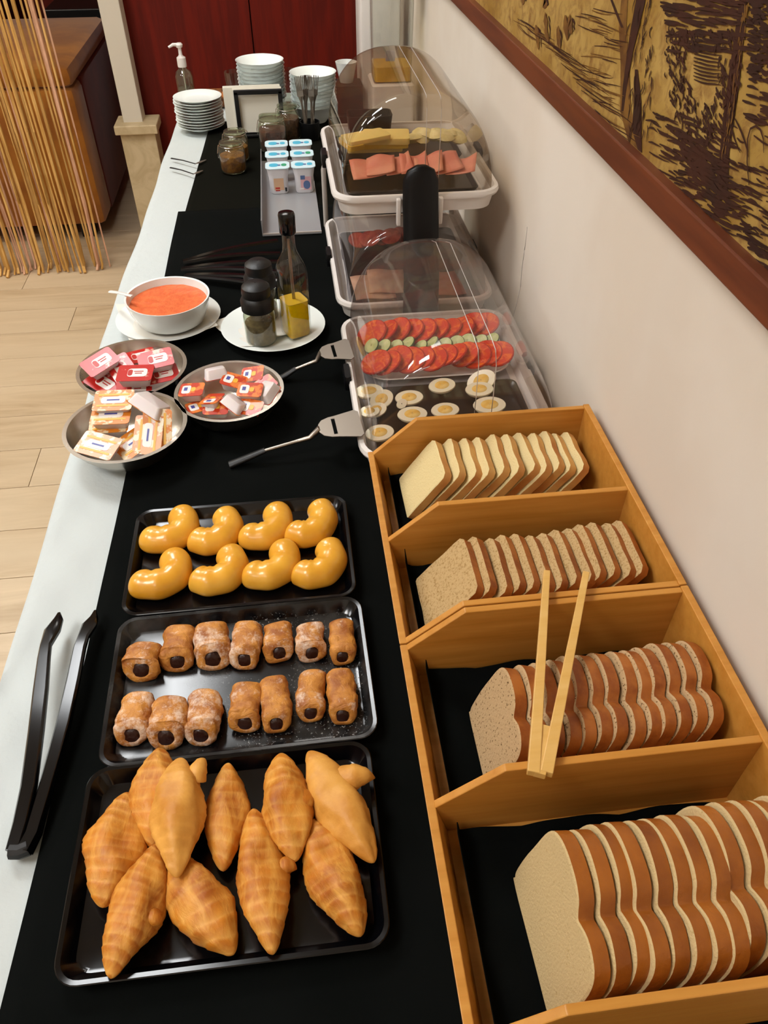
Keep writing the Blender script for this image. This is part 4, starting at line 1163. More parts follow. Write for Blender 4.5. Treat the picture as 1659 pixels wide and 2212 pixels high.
for k in range(6):
    p = T(775 + k * 23, 520 - k * 3, .032 + (k % 2) * .006)
    b = MB().lathe([(.001, 0), (.024, 0), (.025, .0015), (.024, .003), (.001, .0032)], 20)
    o = b.build('sausage_slice', 'chorizo', smooth=50, loc=p); o.rotation_euler = (R_(20), R_(8 * (-1) ** k), 0)
    tag(o, '%s dark red sausage slice from the left under the second cover' % ORD[k], 'sausage slice', 'red sausage slices')
# ---- contents of the nearest unit
o = MB().rings([rrect(.23, .14, .03, 6, 0), rrect(.262, .165, .04, 6, .010), rrect(.270, .175, .045, 6, .013), rrect(.264, .169, .043, 6, .0138), rrect(.245, .150, .035, 6, .006)]).build('white_platter', 'ceramic', smooth=50, loc=(.238, 1.225, TZ + .0145))
tag(o, 'white oval platter with tomato and cucumber rows', 'platter')
o = MB().rings([rrect(.245, .165, .012, 4, 0), rrect(.268, .185, .014, 4, .009), rrect(.262, .178, .013, 4, .0095), rrect(.25, .162, .011, 4, .003)]).build('black_platter', 'black_plate', smooth=40, loc=(.237, 1.030, TZ + .0145))
tag(o, 'black platter with the halved boiled eggs', 'platter')
tm = None
def rnd_slice(name, n, xa, xb, y, z, r_, th, mats, tilt, labelf, cat, grp, sy=1.0, seed=0):
    rs = random.Random(seed); proto = None
    for k in range(n):
        x = xa + (xb - xa) * k / (n - 1)
        if not proto:
            b = MB(); b.lathe([(r_ * .93, 0), (r_, th * .3), (r_, th * .7), (r_ * .93, th)], 22, sy=sy, mi=1)
            b.lathe([(.001, -.0001), (r_ * .93, 0)], 22, sy=sy, mi=0); b.lathe([(r_ * .93, th), (r_ * .4, th + .0006), (.001, th)], 22, sy=sy, mi=0)
            o = proto = b.build(name, mats, smooth=50, normals=False)
        else:
            o = proto.copy(); COL.objects.link(o)
        o.location = (x, y + rs.uniform(-.005, .005), TZ + z + rs.uniform(-.002, .002)); o.rotation_euler = (R_(12) + rs.uniform(-.12, .12), tilt + rs.uniform(-.12, .12), rs.uniform(-.5, .5))
        tag(o, labelf(k), cat, grp)
rnd_slice('tomato_slice', 10, .130, .345, 1.272, .045, .031, .005, ['tomato', 'tomato_skin'], R_(-24), lambda k: '%s tomato slice from the left in the far row of the platter' % ORD[k], 'tomato slice', 'tomato slices in the far row', .95, 1)
rnd_slice('cucumber_slice', 11, .125, .350, 1.222, .043, .0155, .0035, ['cuc', 'cuc_skin'], R_(-34), lambda k: '%s cucumber slice from the left between the tomato rows' % ORD[k], 'cucumber slice', 'cucumber slices between the tomato rows', 1, 2)
rnd_slice('tomato_slice', 12, .126, .348, 1.168, .047, .029, .005, ['tomato', 'tomato_skin'], R_(-24), lambda k: '%s tomato slice from the left in the near row of the platter' % ORD[k], 'tomato slice', 'tomato slices in the near row', .95, 3)
b = MB(); b.lathe([(.001, 0), (.014, .001), (.014, .004), (.001, .005)], 16, sy=2.0)
o = b.build('pepper_strip', 'lemon', smooth=50, loc=(.103, 1.235, TZ + .040)); o.rotation_euler = (0, R_(60), 0); tag(o, 'yellow pepper strip at the left end of the vegetable platter', 'pepper')
egg_proto = None
eggs = [(797, 840, 62, 46, 'at the far left of the egg platter', 0, 5), (824, 858, 56, 34, 'tilted against the far left one', 30, 35), (812, 881, 50, 40, 'lying lower of the left group', 20, 18), (798, 884, 46, 34, 'half hidden at the left wall of the dome', -20, 14),
        (884, 854, 62, 46, 'with a torn white edge, left of the middle', 0, 6), (891, 890, 66, 44, 'in the near row left of the middle', 0, 4), (955, 828, 60, 52, 'in the middle of the far row', 10, 8), (962, 881, 62, 40, 'in the middle of the near row', 0, 5),
        (1036, 836, 62, 40, 'right of the middle seams in the far row', 0, 6), (1058, 870, 72, 38, 'at the right end of the near row', 0, 4), (1040, 818, 66, 24, 'on its side behind the right far one', -8, 50), (820, 930, 64, 50, 'nearest the corner of the bread box', 0, 10),
        (868, 868, 26, 16, 'fallen piece of white between the middle eggs', 35, 45)]
for k, (px, py, wp, hp, lb, yw, tl) in enumerate(eggs):
    p = T(px, py, .040); q = T(px + wp, py, .040); rx = (q - p).length / 2
    t = thing('boiled_egg_half', 'boiled egg half ' + lb, 'egg', (p.x, p.y, TZ + .036), (R_(tl) * .5, -R_(tl) * .5, R_(yw)), 'boiled egg halves')
    b = MB(); b.lathe([(.001, -rx * .62), (rx * .5, -rx * .50), (rx * .85, -rx * .25), (rx, -.001), (rx * .97, .0006), (rx * .6, .0009), (.001, .0009)], 24, sy=.80)
    b.build('egg_white', 'eggwhite', t, smooth=60)
    if wp > 30:
        b = MB(); b.lathe([(rx * .55, .0004), (rx * .50, .0018), (rx * .2, .0024), (.001, .0024)], 20, sy=.85); b.build('egg_yolk', 'yolk', t, smooth=60)

# ================================================================== CAKE SPATULAS
def spatula(blade_px, handle_px, label):
    (x0, y0), (x1, y1) = blade_px
    a = T(x0, y0, .050); b1 = T(x1, y1, .052); hend = T(*handle_px, .008)
    o_ = Vector((a.x, a.y, TZ))
    t = thing('cake_server', label, 'spatula', o_, group='steel cake servers')
    d = (b1 - a); L = d.length; d.normalize(); s_ = d.cross(Vector((0, 0, 1))).normalized(); up = s_.cross(d)
    m = MB()
    def P(u, v, w_): return (a - o_) + d * u + s_ * v + up * w_
    outl = [(-.012, .010), (-.006, .020), (.006, .026), (.02, .028), (L, .036), (L + .006, .030), (L + .006, -.030), (L, -.036), (.02, -.028), (.006, -.026), (-.006, -.020), (-.012, -.010)]
    slot = [(.012, .020), (.017, .020), (.017, -.020), (.012, -.020)]
    n = len(outl)
    # blade with a real slot: left part, right part and two bridges
    for poly in ([(-.012, -.010), (-.006, -.020), (.006, -.026), (.010, -.0265), (.010, .0265), (.006, .026), (-.006, .020), (-.012, .010)],
                 [(.016, -.0275), (L, -.036), (L + .006, -.030), (L + .006, .030), (L, .036), (.016, .0275)],
                 [(.010, .0205), (.016, .0205), (.016, .0275), (.010, .0265)], [(.010, -.0265), (.016, -.0275), (.016, -.0205), (.010, -.0205)]):
        k = len(poly)
        vs = [P(u, v, 0) for u, v in poly] + [P(u, v, .0016) for u, v in poly]
        m.add(vs, [tuple(range(k)), tuple(reversed(range(k, 2 * k)))] + [(i, (i + 1) % k, k + (i + 1) % k, k + i) for i in range(k)])
    m.build('blade', 'steel_d', t, smooth=20)
    h0 = P(-.010, 0, .001); h1 = hend - o_
    path = [h0, h0.lerp(h1, .12) + Vector((0, 0, -.010)), h0.lerp(h1, .3) + Vector((0, 0, -.006)), h0.lerp(h1, .6), h1]
    MB().tube(path, [.006, .0045, .0032, .0030, .0038], 10).build('shank', 'steel_d', t, smooth=60)
    q0 = h0.lerp(h1, .62) + Vector((0, 0, .001)); MB().tube([q0, h1 + (h1 - q0) * .05], [.006, .0085], 10, flat=.6).build('handle', 'black_matt', t, smooth=60)
spatula(((705, 925), (772, 915)), (500, 1003), 'steel cake server with slot, its blade on the rim of the nearest cover')
spatula(((706, 762), (752, 755)), (606, 818), 'steel cake server reaching the far half of the nearest cover')

# ================================================================== YOGHURT POTS IN ACRYLIC TRAY
AX0, AX1, AY0, AY1 = -.078, .066, 1.835, 2.36
at_ = thing('acrylic_tray', 'frosted acrylic tray holding the yoghurt pots', 'tray', ((AX0 + AX1) / 2, AY0, TZ + .0045))
MB().box((0, (AY1 - AY0) / 2, .0015), (AX1 - AX0, AY1 - AY0, .003)).build('tray_floor', 'frost', at_, smooth=0)
b = MB()
b.rings([[Vector((x, y, z)) for x, z in ((-.072, .003), (.072, .003), (.072, .006), (-.072, .006))] for y in (0, .003)])
b.build('front_lip', 'seam', at_, smooth=0)
MB().box((-.0715, .26, .02), (.002, .52, .036)).build('side_wall', 'frost', at_, smooth=0)
MB().grid(lambda u, v: (-.072 + .144 * u, .02 + .215 * v, .004 + .040 * v), 6, 12).build('sloping_panel', 'frost', at_, smooth=40, solid=.002, loc=(0, 0, 0)) if False else None
def yog(x, y, k, label, front):
    t = thing('yoghurt_pot', label, 'yoghurt', (x, y, TZ + .0080), group='yoghurt pots in the acrylic tray')
    W_ = .064
    MB().rings([rrect(W_ * .70, .038, .012, 5, 0), rrect(W_ * .76, .042, .013, 5, .004), rrect(W_ * .78, .043, .013, 5, .040), rrect(W_ * .90, .050, .014, 5, .062), rrect(W_ * .90, .050, .014, 5, .066)]).build('cup', 'cup', t, smooth=50)
    MB().rings([rrect(W_, .056, .014, 5, .066), rrect(W_, .056, .014, 5, .0678)]).build('foil_lid', 'lidblue', t, smooth=30); yl_ = [c for c in bpy.data.objects if c.parent == t and c.name.startswith('foil_lid')][-1]
    b = MB(); s_ = 1 if k % 2 else -1
    b.prism([(x_ - .010, y_) for x_, y_ in rr2(.024, .026, .010)], .0679, .0682, mi=0)
    b.prism([(x_ + .017 * s_ * s_, y_) for x_, y_ in rr2(.014, .020, .007)], .0679, .0682, mi=1 if k in (0, 3) else 0)
    b.prism([(x_ + .004, y_ - .002) for x_, y_ in rr2(.008, .010, .003)], .0680, .0683, mi=2)
    b.build('lid_print', ['printcyan', 'printgreen', 'print_navy'], yl_, smooth=0)
    if front:
        b = MB(); mi = 0
        if k % 2 == 0:
            b.box((0, -.0218, .026), (.026, .0006, .030), mi=0); b.box((-.004, -.0222, .016), (.012, .0006, .004), mi=1); b.box((-.004, -.0222, .010), (.012, .0006, .003), mi=1); b.box((.018, -.0222, .012), (.005, .0006, .010), mi=2)
            b.build('cup_print', ['print_peach', 'print_r', 'black_matt'], t, smooth=0)
        else:
            b.box((.004, -.0218, .026), (.028, .0006, .034), mi=0); b.box((-.004, -.0222, .042), (.012, .0006, .012), mi=1); b.box((-.008, -.0222, .012), (.012, .0006, .004), mi=2); b.prism([(x_ + .006, z_ + .022) for x_, z_ in rr2(.018, .022, .009)], -.0226, -.0221, 'y', mi=3)
            b.build('cup_print', ['print_pink', 'print_navy', 'print_w', 'print_navy'], t, smooth=0)
for j in range(3):
    for i in range(2):
        y = 2.115 + j * .088; x = (-.031, .037)[i]
        yog(x, y, j * 2 + i if j else i, 'white yoghurt pot with blue lid, %s row, %s column' % (['near', 'middle', 'far'][j], ['left', 'right'][i]), j == 0)

# ================================================================== JARS
def jar(x, y, R_j, H_, fill, mat, label, lid=True, sq_=False):
    t = thing('preserve_jar', label, 'jar', (x, y, TZ + .004), group='clip top preserve jars')
    k = .55 if sq_ else 1.0
    def rg(r_, z_): return [Vector((r_ * math.copysign(abs(math.cos(a)) ** k, math.cos(a)), r_ * math.copysign(abs(math.sin(a)) ** k, math.sin(a)), z_)) for a in [2 * PI * i / 28 for i in range(28)]]
    MB().rings([rg(R_j * .86, 0), rg(R_j, .005), rg(R_j, H_ * .68), rg(R_j * .9, H_ * .8), rg(R_j * .78, H_ * .86), rg(R_j * .82, H_ * .90)], True, (True, False)).build('glass_body', 'glass_pale', t, smooth=50)
    MB().rings([rg(R_j * .82, .003), rg(R_j * .93, .007), rg(R_j * .93, H_ * fill), rg(R_j * .5, H_ * fill + .004), rg(R_j * .1, H_ * fill + .003)]).build('contents', mat, t, smooth=60)
    if lid:
        MB().rings([rg(R_j * .84, H_ * .90), rg(R_j * .88, H_ * .92), rg(R_j * .86, H_ * .97), rg(R_j * .6, H_ * 1.0), rg(R_j * .1, H_ * 1.005)], True, (True, True)).build('glass_lid', 'glass_pale', t, smooth=50)
        w_ = MB(); w_.loop_tube([(R_j * .90 * math.cos(a), R_j * .90 * math.sin(a), H_ * .87) for a in [2 * PI * i / 24 for i in range(24)]], .0012, 6)
        w_.tube([(-R_j * .95, 0, H_ * .87), (-R_j * 1.08, 0, H_ * .6), (-R_j * 1.05, 0, H_ * .45)], .0012, 6)
        w_.tube([(R_j * .95, 0, H_ * .87), (R_j * 1.06, 0, H_ * .9), (R_j * .9, 0, H_ * .98)], .0012, 6)
        w_.build('wire_clip', 'steel', t)
jar(-.158, 2.298, .037, .082, .55, 'honey', 'clip top jar of amber preserve, nearest the edge of the runner')
jar(-.150, 2.395, .036, .082, .45, 'honey', 'clip top jar standing just behind the amber one')
jar(-.042, 2.475, .042, .095, .60, 'darkjam', 'squarish glass jar of dark brown jam beside the yoghurts', sq_=True)
jar(.008, 2.568, .036, .100, .62, 'seeds', 'glass jar of brown flakes behind the dark jam')
# two small forks on the cloth
def fork_small(p0, p1, p2, label):
    a, b_, c_ = T(*p0, .006), T(*p1, .009), T(*p2, .007); o_ = Vector(a)
    t = thing('small_fork', label, 'fork', o_, group='small forks by the jars')
    MB().tube([Vector((0, 0, 0)), (b_ - o_) * .5 + Vector((0, 0, .002)), b_ - o_], [.0034, .0026, .0022], 8, flat=.5).build('handle', 'black_matt', t)
    MB().tube([b_ - o_, (b_ - o_).lerp(c_ - o_, .4), c_ - o_], [.0022, .0055, .002], 8, flat=.3).build('fork_head', 'steel_d', t)
fork_small((370, 342), (422, 354), (445, 345), 'dark handled fork on the cloth, the farther of the two')
fork_small((368, 362), (418, 376), (438, 368), 'dark handled fork on the cloth, the nearer of the two')

# ================================================================== PLATES, BOWLS, NAPKINS AT THE FAR END
plate_proto = None
for k in range(11):
    if plate_proto is None:
        b = MB(); Rp = .076
        b.lathe([(.001, .0), (Rp * .6, .0), (Rp * .66, .002), (Rp * .98, .0125), (Rp, .0135), (Rp * .97, .0137), (Rp * .66, .0045), (Rp * .55, .003), (.001, .003)], 40)
        o = plate_proto = b.build('plate', 'ceramic_blue', smooth=50)
    else:
        o = plate_proto.copy(); COL.objects.link(o)
    o.location = (-.272 + .0015 * math.sin(k * 2.1), 2.705 + .0015 * math.cos(k * 1.7), TZ + .0045 + k * .0082)
    tag(o, ('topmost' if k == 10 else 'lowest' if k == 0 else '%s from the bottom' % ORD[k]) + ' plate of the stack at the left table edge', 'plate', 'plates stacked at the left table edge')
def bowl_stack(x, y, n, R_b, dz, H_, place, grp, z0=.0045):
    proto = None
    for k in range(n):
        if proto is None:
            b = MB(); b.lathe([(.001, 0), (R_b * .52, 0), (R_b * .55, .004), (R_b * .80, H_ * .45), (R_b * .97, H_), (R_b, H_ + .001), (R_b * .95, H_), (R_b * .77, H_ * .47), (R_b * .5, .007), (.001, .006)], 40)
            o = proto = b.build('bowl', 'ceramic_blue', smooth=50)
        else: o = proto.copy(); COL.objects.link(o)
        o.location = (x + .001 * math.sin(k * 2.3), y + .001 * math.cos(k * 1.9), TZ + z0 + k * dz)
        tag(o, ('topmost' if k == n - 1 else 'lowest' if k == 0 else '%s from the bottom' % ORD[k]) + ' bowl of the ' + place, 'bowl', grp)
bowl_stack(-.067, 2.83, 11, .078, .0108, .055, 'taller stack behind the napkin holder', 'bowls behind the napkin holder')
bowl_stack(.098, 2.74, 10, .075, .0105, .05, 'stack beside the standing cutlery', 'bowls beside the cutlery')
# napkin holder
nh = thing('napkin_holder', 'black framed napkin holder standing before the bowls', 'napkin holder', (-.082, 2.615, TZ + .004))
f = MB()
for x in (-.062, .072): f.box((x, -.020, .065), (.013, .008, .130))
f.box((.005, -.020, .128), (.147, .008, .014)); f.box((.005, 0, .004), (.147, .05, .008))
f.build('frame', 'black_matt', nh, smooth=0, bevel=.002)
MB().box((.005, .036, .065), (.147, .004, .120)).build('back_plate', 'black_matt', nh, smooth=0)
for k in range(6):
    o = MB().box((0, 0, 0), (.150 if k < 3 else .175, .0035, .122)).build('napkin', 'napkin', smooth=0, bevel=.001, loc=(-.082 + (.002 if k < 3 else -.014), 2.605 + k * .0052, TZ + .076 + .001 * k)); o.rotation_euler = (R_(-2), 0, R_(.6 * (k - 3)))
    tag(o, '%s white napkin from the front in the black holder' % ORD[k], 'napkin', 'white napkins in the holder')
# cutlery standing in a holder
chx = .074
ch = thing('cutlery_cup', 'dark cup holding the standing forks', 'cup', (chx, 2.56, TZ + .004))
MB().lathe([(.001, 0), (.026, 0), (.028, .003), (.031, .050), (.029, .050), (.026, .005), (.001, .004)], 28).build('cup_body', 'black_matt', ch, smooth=50)
rs = random.Random(3)
for k in range(7):
    x, y = chx + rs.uniform(-.014, .014), 2.56 + rs.uniform(-.014, .012); hx = rs.uniform(-.012, .012)
    t = thing('fork', '%s steel fork from the left standing in the cutlery cup' % ORD[k], 'fork', (x, y, TZ + .012), (R_(rs.uniform(-4, 2)), R_(-8 + k * 2.6), R_(rs.uniform(-20, 20))), 'forks standing in the cutlery cup')
    MB().tube([(0, 0, 0), (0, 0, .05), (0, 0, .095), (0, 0, .115)], [.005, .0035, .003, .007], 8, flat=.4, up=Vector((0, 1, 0))).build('handle', 'steel_d', t, smooth=50)
    hd = MB(); hd.box((0, 0, .122), (.017, .0025, .016))
    for j in range(4): hd.box(((j - 1.5) * .0046, 0, .148), (.0024, .002, .040))
    hd.build('fork_head', 'steel_d', t, smooth=0)
# pump bottle
px_, py_ = -.335, 3.00
t = thing('pump_bottle', 'clear gel bottle with a white pump at the far left corner', 'bottle', (px_, py_, TZ + .002), (0, 0, .2))
MB().lathe([(.001, 0), (.026, 0), (.029, .004), (.029, .085), (.024, .100), (.012, .110), (.011, .118)], 24).build('glass_body', 'glass_pale', t, smooth=50)
MB().lathe([(.001, .003), (.0265, .003), (.0265, .05), (.001, .05)], 24).build('gel', thin('clear_gel', '#d9e2d8', .05, .05, .08), t, smooth=40)
b = MB(); b.lathe([(.015, .114), (.0155, .120), (.0150, .142), (.009, .146), (.006, .150), (.0055, .170), (.010, .172), (.012, .180), (.008, .185), (.001, .186)], 20, caps=(True, False))
b.tube([(0, 0, .179), (-.020, 0, .181), (-.036, 0, .174)], [.006, .005, .0035], 10)
b.build('pump_head', 'white_plastic', t, smooth=50)
MB().tube([(0, 0, .115), (0, 0, .01)], .002, 6).build('dip_tube', 'white_plastic', t)
# basket of wrapped buns
bk = thing('bread_basket', 'shallow wicker basket with wrapped buns behind the plates', 'basket', (-.215, 2.99, TZ + .002))
b = MB()
b.rings([rrect(.15, .10, .02, 5, 0), rrect(.17, .12, .025, 5, .028), rrect(.176, .126, .026, 5, .031), rrect(.164, .114, .022, 5, .030), rrect(.145, .095, .018, 5, .004)])
b.build('wicker_body', 'basket', bk, smooth=45)
rs = random.Random(9)
for k in range(4):
    b = MB(); b.lathe([(.001, -.012), (.016, -.009), (.024, 0), (.018, .011), (.001, .014)], 16, sy=.7)
    o = b.build('wrapped_bun', 'bun', smooth=60, loc=(-.265 + k * .033, 2.985 + rs.uniform(-.015, .015), TZ + .030)); o.rotation_euler = (0, 0, rs.uniform(0, 3))
    tag(o, '%s brown bun from the left in the wicker basket' % ORD[k], 'bun', 'buns in the wicker basket')
# glass tumblers behind the bowls
gp = None
for k, (x, y) in enumerate([(-.165, 2.96), (.020, 2.965), (.085, 2.985), (.150, 2.975)]):
    if gp is None:
        b = MB(); b.lathe([(.001, 0), (.024, 0), (.026, .004), (.031, .105), (.029, .105), (.0245, .008), (.001, .006)], 28); o = gp = b.build('drinking_glass', 'glass', smooth=50)
    else: o = gp.copy(); COL.objects.link(o)
    o.location = (x, y, TZ + .002)
    tag(o, '%s clear drinking glass from the left behind the bowls' % ORD[k], 'glass', 'drinking glasses at the far end')
# juice dispenser and cup near the wall
jd = thing('juice_dispenser', 'clear juice dispenser with yellow juice beside the wall', 'juice dispenser', (.335, 2.62, TZ + .002))
MB().rings([rrect(.13, .15, .01, 3, 0), rrect(.13, .15, .01, 3, .145), rrect(.12, .14, .01, 3, .150)]).build('stand', 'white_plastic', jd, smooth=30)
b = MB(); b.rings([rrect(.115, .12, .012, 4, .150), rrect(.12, .125, .014, 4, .29), rrect(.122, .127, .014, 4, .42)], True, (True, False)); b.build('clear_tank', 'glass', jd, smooth=40)
MB().rings([rrect(.108, .113, .012, 4, .153), rrect(.110, .115, .012, 4, .192)]).build('juice', 'juice', jd, smooth=40)
MB().box((-.01, -.066, .225), (.028, .006, .028)).build('tap', 'grey_plastic', jd, smooth=0, bevel=.002)
MB().rings([rrect(.126, .131, .014, 4, .42), rrect(.126, .131, .014, 4, .44)]).build('tank_lid', 'white_plastic', jd, smooth=40)
mw = tag(MB().box((.33, 2.93, TZ + .19), (.13, .18, .376)).build('white_urn', 'white_plastic', bevel=.012), 'tall white drinks urn behind the juice dispenser', 'urn')
b = MB(); b.lathe([(.001, 0), (.022, 0), (.034, .052), (.036, .06), (.033, .060), (.020, .006), (.001, .005)], 28)
o = b.build('cup', 'ceramic', smooth=50, loc=(.215, 2.85, TZ + .09)); tag(o, 'white cup standing on a black box by the juice dispenser', 'cup')
o = MB().rings([rrect(.10, .10, .01, 3, 0), rrect(.10, .10, .01, 3, .084)]).build('black_box', 'black_matt', smooth=30, loc=(.215, 2.85, TZ + .004)); tag(o, 'black box under the white cup at the far end', 'box')

# ================================================================== PICTURE ON THE WALL
PXF = WX - .030
pf = thing('framed_picture', 'large framed picture of dark trees on gold, above the buffet', 'picture', (WX, 1.5, TZ + .9))
o_ = Vector((WX, 1.5, TZ + .9))
yA, yB = -.25, 3.0; zA, zB = TZ + .445, TZ + 1.45; FW = .032
def fr(y0, y1, z0, z1): return MB().box((-.016, (y0 + y1) / 2 - o_.y, (z0 + z1) / 2 - o_.z), (.030, y1 - y0, z1 - z0))
fr(yA, yB, zA, zA + FW).build('frame_rail', 'frame', pf, smooth=0, bevel=.002)
fr(yA, yB, zB - FW, zB).build('frame_rail', 'frame', pf, smooth=0, bevel=.002)
fr(yA, yA + FW, zA + FW, zB - FW).build('frame_rail', 'frame', pf, smooth=0, bevel=.002)
fr(yB - FW, yB, zA + FW, zB - FW).build('frame_rail', 'frame', pf, smooth=0, bevel=.002)
MB().box((-.012, (yA + yB) / 2 - o_.y, (zA + zB) / 2 - o_.z), (.010, yB - yA - 2 * FW, zB - zA - 2 * FW)).build('canvas', 'canvas', pf, smooth=0)
CXP = WX - .0174
def cv(px, py): y, z = CV(px, py, CXP); return y, z
ZMIN = zA + FW + .001
class Ink:
    def __init__(s): s.b = MB()
    def poly(s, pts, dx=0.0):
        dx += rdx.uniform(0, .0002)
        q = []
        for (y, z) in pts: q.append(Vector((CXP - dx - o_.x, y - o_.y, max(z, ZMIN) - o_.z)))
        s.b.add(q, [tuple(range(len(q)))])
    def stroke(s, pts, w0, w1=None, dx=0.0):
        w1 = w0 if w1 is None else w1
        dx += rdx.uniform(0, .0011)
        L = []; n = len(pts)
        for i, (y, z) in enumerate(pts):
            a = pts[max(0, i - 1)]; b_ = pts[min(n - 1, i + 1)]
            ty, tz = b_[0] - a[0], b_[1] - a[1]; l = math.hypot(ty, tz) or 1
            f = i / (n - 1); w_ = (w0 + (w1 - w0) * f) * (math.sin(PI * (.08 + .84 * f)) ** .6) / 2
            L.append(((y - tz / l * w_, z + ty / l * w_), (y + tz / l * w_, z - ty / l * w_)))
        vs = []
        for p, q in L:
            for (y, z) in (p, q): vs.append(Vector((CXP - dx - o_.x, y - o_.y, max(z, ZMIN) - o_.z)))
        s.b.add(vs, [(2 * i, 2 * i + 1, 2 * i + 3, 2 * i + 2) for i in range(n - 1)])
ink = Ink(); soft = Ink(); ri = random.Random(17); rdx = random.Random(5)
def pstroke(I, pp, w0, w1=None, dx=0.0): I.stroke([cv(*p) for p in pp], w0, w1, dx)
def curve(p0, p1, sag, n=6, j=0):
    r = []
    for k in range(n + 1):
        f = k / n; x = p0[0] + (p1[0] - p0[0]) * f; y = p0[1] + (p1[1] - p0[1]) * f
        nx, ny = -(p1[1] - p0[1]), (p1[0] - p0[0]); l = math.hypot(nx, ny) or 1
        s_ = sag * 4 * f * (1 - f) + ri.uniform(-j, j)
        r.append((x + nx / l * s_, y + ny / l * s_))
    return r
# furrow lines of the field, left of the first tree
for k in range(46):
    f = k / 45
    x0 = 1110 + 215 * f + ri.uniform(-8, 8); y0 = 60 + 260 * f * f + 120 * f * (1 - f) + ri.uniform(-6, 6)
    L = ri.uniform(35, 90)
    pstroke(ink if k % 3 else soft, curve((x0, y0 - 20), (x0 + L, y0 + L * .36), ri.uniform(-5, 5), 5, 1), .0016, .0010)
for k in range(60):
    x0 = ri.uniform(1240, 1350); y0 = ri.uniform(10, 230)
    L = ri.uniform(30, 70)
    if x0 + L < 1372 - y0 * .1: pstroke(ink if ri.random() < .45 else soft, curve((x0, y0), (x0 + L, y0 + L * ri.uniform(.12, .42)), ri.uniform(-3, 3), 4, .6), .0016, .0009)
# small figures at far left of picture
for (x, y, h_) in ((1160, 90, 60), (1180, 70, 70), (1205, 92, 55), (1222, 70, 62), (1232, 60, 40), (1128, 0, 14), (1175, 8, 16)):
    pstroke(soft, curve((x, y - h_ * .6), (x + 6, y + h_ * .25), 2, 5, 2), .020, .012)
    pstroke(ink, curve((x + 4, y - h_ * .5), (x + 8, y + h_ * .2), -3, 5, 2), .006, .004, .0002)
# tree trunks
def trunk(pts, wpx, I, dx):
    l = []; r_ = []
    for (x, y), w_ in zip(pts, wpx):
        l.append(cv(x - w_ / 2, y)); r_.append(cv(x + w_ / 2, y))
    for i in range(len(pts) - 1): I.poly([l[i], r_[i], r_[i + 1], l[i + 1]], dx)
trunk([(1352, -40), (1345, 60), (1350, 140), (1352, 240), (1368, 330)], [14, 16, 18, 24, 34], soft, .0001)
trunk([(1394, -60), (1383, 10), (1372, 60), (1362, 110), (1350, 190), (1345, 240)], [20, 20, 17, 13, 9, 5], ink, .0003)
trunk([(1375, 150), (1378, 220), (1376, 280), (1382, 330)], [6, 16, 20, 10], ink, .0003)
trunk([(1345, 60), (1325, 10), (1306, -40)], [6, 5, 4], ink, .0003)
for k in range(60):
    y = ri.uniform(-20, 280); x = ri.uniform(1360, 1412)
    pstroke(ink, curve((x, y), (x - 5 + ri.uniform(-5, 5), y + ri.uniform(16, 44)), ri.uniform(-3, 3), 4, 1), .0030, .0014, .0004)
trunk([(1616, -60), (1604, 20), (1595, 100), (1585, 180), (1574, 260), (1566, 330), (1560, 420)], [12, 17, 22, 26, 24, 20, 26], ink, .0003)
for k in range(40):
    y = ri.uniform(-10, 330); x = 1614 - (y + 10) * .14 + ri.uniform(-3, 10)
    pstroke(soft, curve((x, y), (x - 4, y + ri.uniform(16, 40)), ri.uniform(-2, 2), 4, .5), .0022, .0014, .0005)
# dark foliage mass between and below the trees, ring around the clear oval
for k in range(420):
    a = ri.uniform(0, 2 * PI); rr_ = ri.uniform(1.0, 2.3)
    x = 1518 + 36 * rr_ * math.cos(a) ; y = 130 + 62 * rr_ * math.sin(a) + 30 * max(0, math.sin(a))
    if x < 1420 or x > 1600 or y > 330: continue
    if y < 60 and abs(x - 1518) < 60: continue
    L = ri.uniform(9, 24); d = ri.uniform(.9, 1.9)
    pstroke(ink, curve((x, y), (x + L * math.cos(d), y + L * math.sin(d)), ri.uniform(-3, 3), 3, .5), .0036, .0016, .0003)
for k in range(150):                                       # broad bands above the oval
    x = ri.uniform(1425, 1600); y = -30 + ri.random() ** 1.3 * 140; L = ri.uniform(20, 60)
    pstroke(ink, curve((x, y), (x + L, y + L * ri.uniform(.1, .3)), ri.uniform(-3, 3), 4, .8), .0036, .0016, .0003)
for k in range(12):
    y = 110 + k * 7
    pstroke(ink, curve((1500, y - 26 + k), (1560, y - 14 + k), 2, 4, 1), .0020, .0012, .0003)
for k in range(14):                                        # ground streaks under trees
    pass
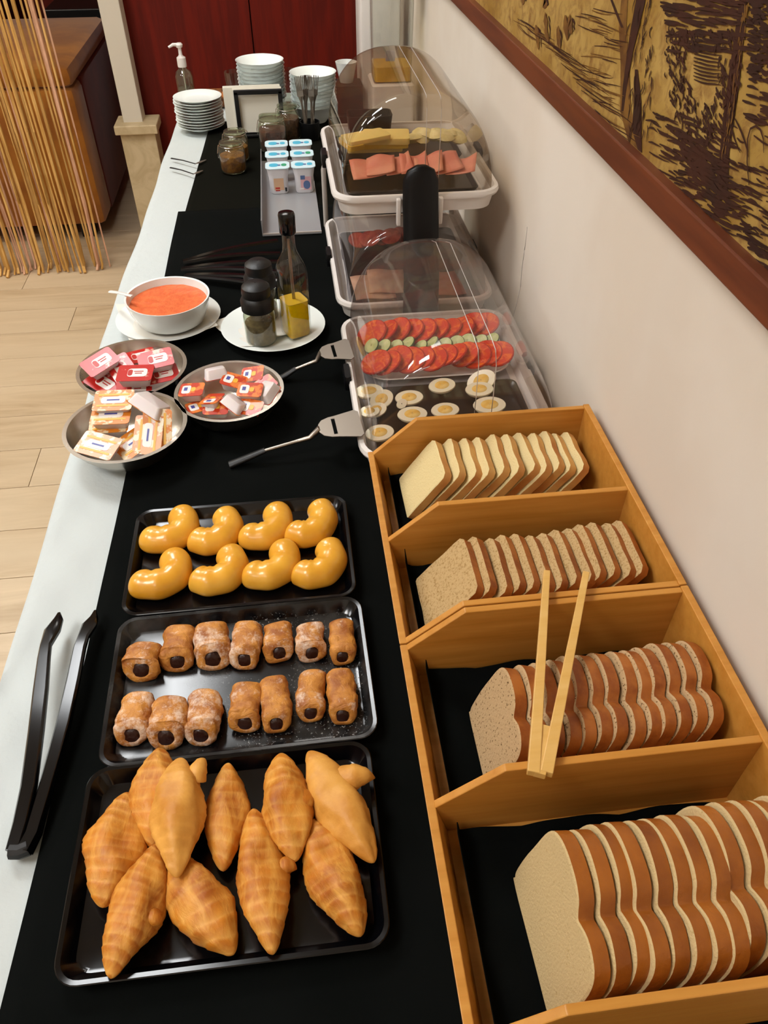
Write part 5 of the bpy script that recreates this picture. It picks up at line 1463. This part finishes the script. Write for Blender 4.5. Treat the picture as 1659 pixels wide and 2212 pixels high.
for k in range(620):
    x = ri.uniform(1395, 1665); lo = 240 + (x - 1395) * .05; y = lo + ri.random() ** .8 * (420)
    lim = 0.985 * (x - 965) - 40
    if y > lim + 10: continue
    if x > 1575 and 120 < y < 300 and ri.random() < .6: continue
    dark = math.exp(-((x - 1500 - (y - 330) * .35) / 70) ** 2)
    if ri.random() > .36 + dark: continue
    L = ri.uniform(18, 52)
    pstroke(ink, curve((x, y), (x + L, y + L * ri.uniform(.35, .62)), ri.uniform(-4, 4), 4, 1), .0022 + .0022 * dark, .0012, .0003)
for k in range(90):                                        # solid shadow of the tree
    f = k / 89; x = 1480 + 60 * f + ri.uniform(-25, 25); y = 300 + 110 * f + ri.uniform(-22, 22)
    pstroke(ink, curve((x, y), (x + ri.uniform(20, 46), y + ri.uniform(14, 34)), 3, 4, 1), .0042, .002, .0004)
for k in range(150):                                       # leaves right of second trunk
    x = ri.uniform(1614, 1665); y = ri.uniform(-10, 175); L = ri.uniform(8, 26)
    pstroke(ink, curve((x, y), (x + L, y + L * ri.uniform(-.1, .5)), ri.uniform(-3, 3), 3, .8), .0032, .0015, .0003)
pstroke(ink, [(1621, 400), (1617, 350), (1618, 300), (1624, 278), (1636, 272), (1646, 280), (1652, 300), (1653, 330)], .0028, .0018, .0005)
pstroke(ink, curve((1576, 250), (1600, 330), 3, 5), .0032, .0012, .0005)
pstroke(ink, curve((1588, 255), (1618, 340), -4, 5), .0028, .0012, .0005)
for k in range(26):
    x = ri.uniform(1600, 1665); y = ri.uniform(175, 260); L = ri.uniform(20, 50)
    pstroke(ink, curve((x, y), (x + L, y + L * .35), ri.uniform(-3, 3), 4, .8), .0030, .0016, .0003)
# sparse drawing on the parts of the picture outside the photograph
for k in range(500):
    y = ri.uniform(yA + .06, yB - .06); z = ri.uniform(zA + .26, zB - .06); L = ri.uniform(.02, .07)
    pts = [(y - L * f, z - L * .25 * f + .004 * math.sin(5 * f)) for f in (0, .25, .5, .75, 1)]
    ink.stroke(pts, .004, .002, .0002)
for yc_ in (.35, 1.6, 2.1, 2.6):
    ink.stroke([(yc_ + .01 * math.sin(3 * z), z) for z in np.linspace(zA + .2, zB - .06, 12)], .03, .02, .0003)
ink.b.build('ink_drawing', 'ink', pf, smooth=0, normals=False)['kind'] = 'stuff'
soft.b.build('ink_shading', 'ink_soft', pf, smooth=0, normals=False)['kind'] = 'stuff'
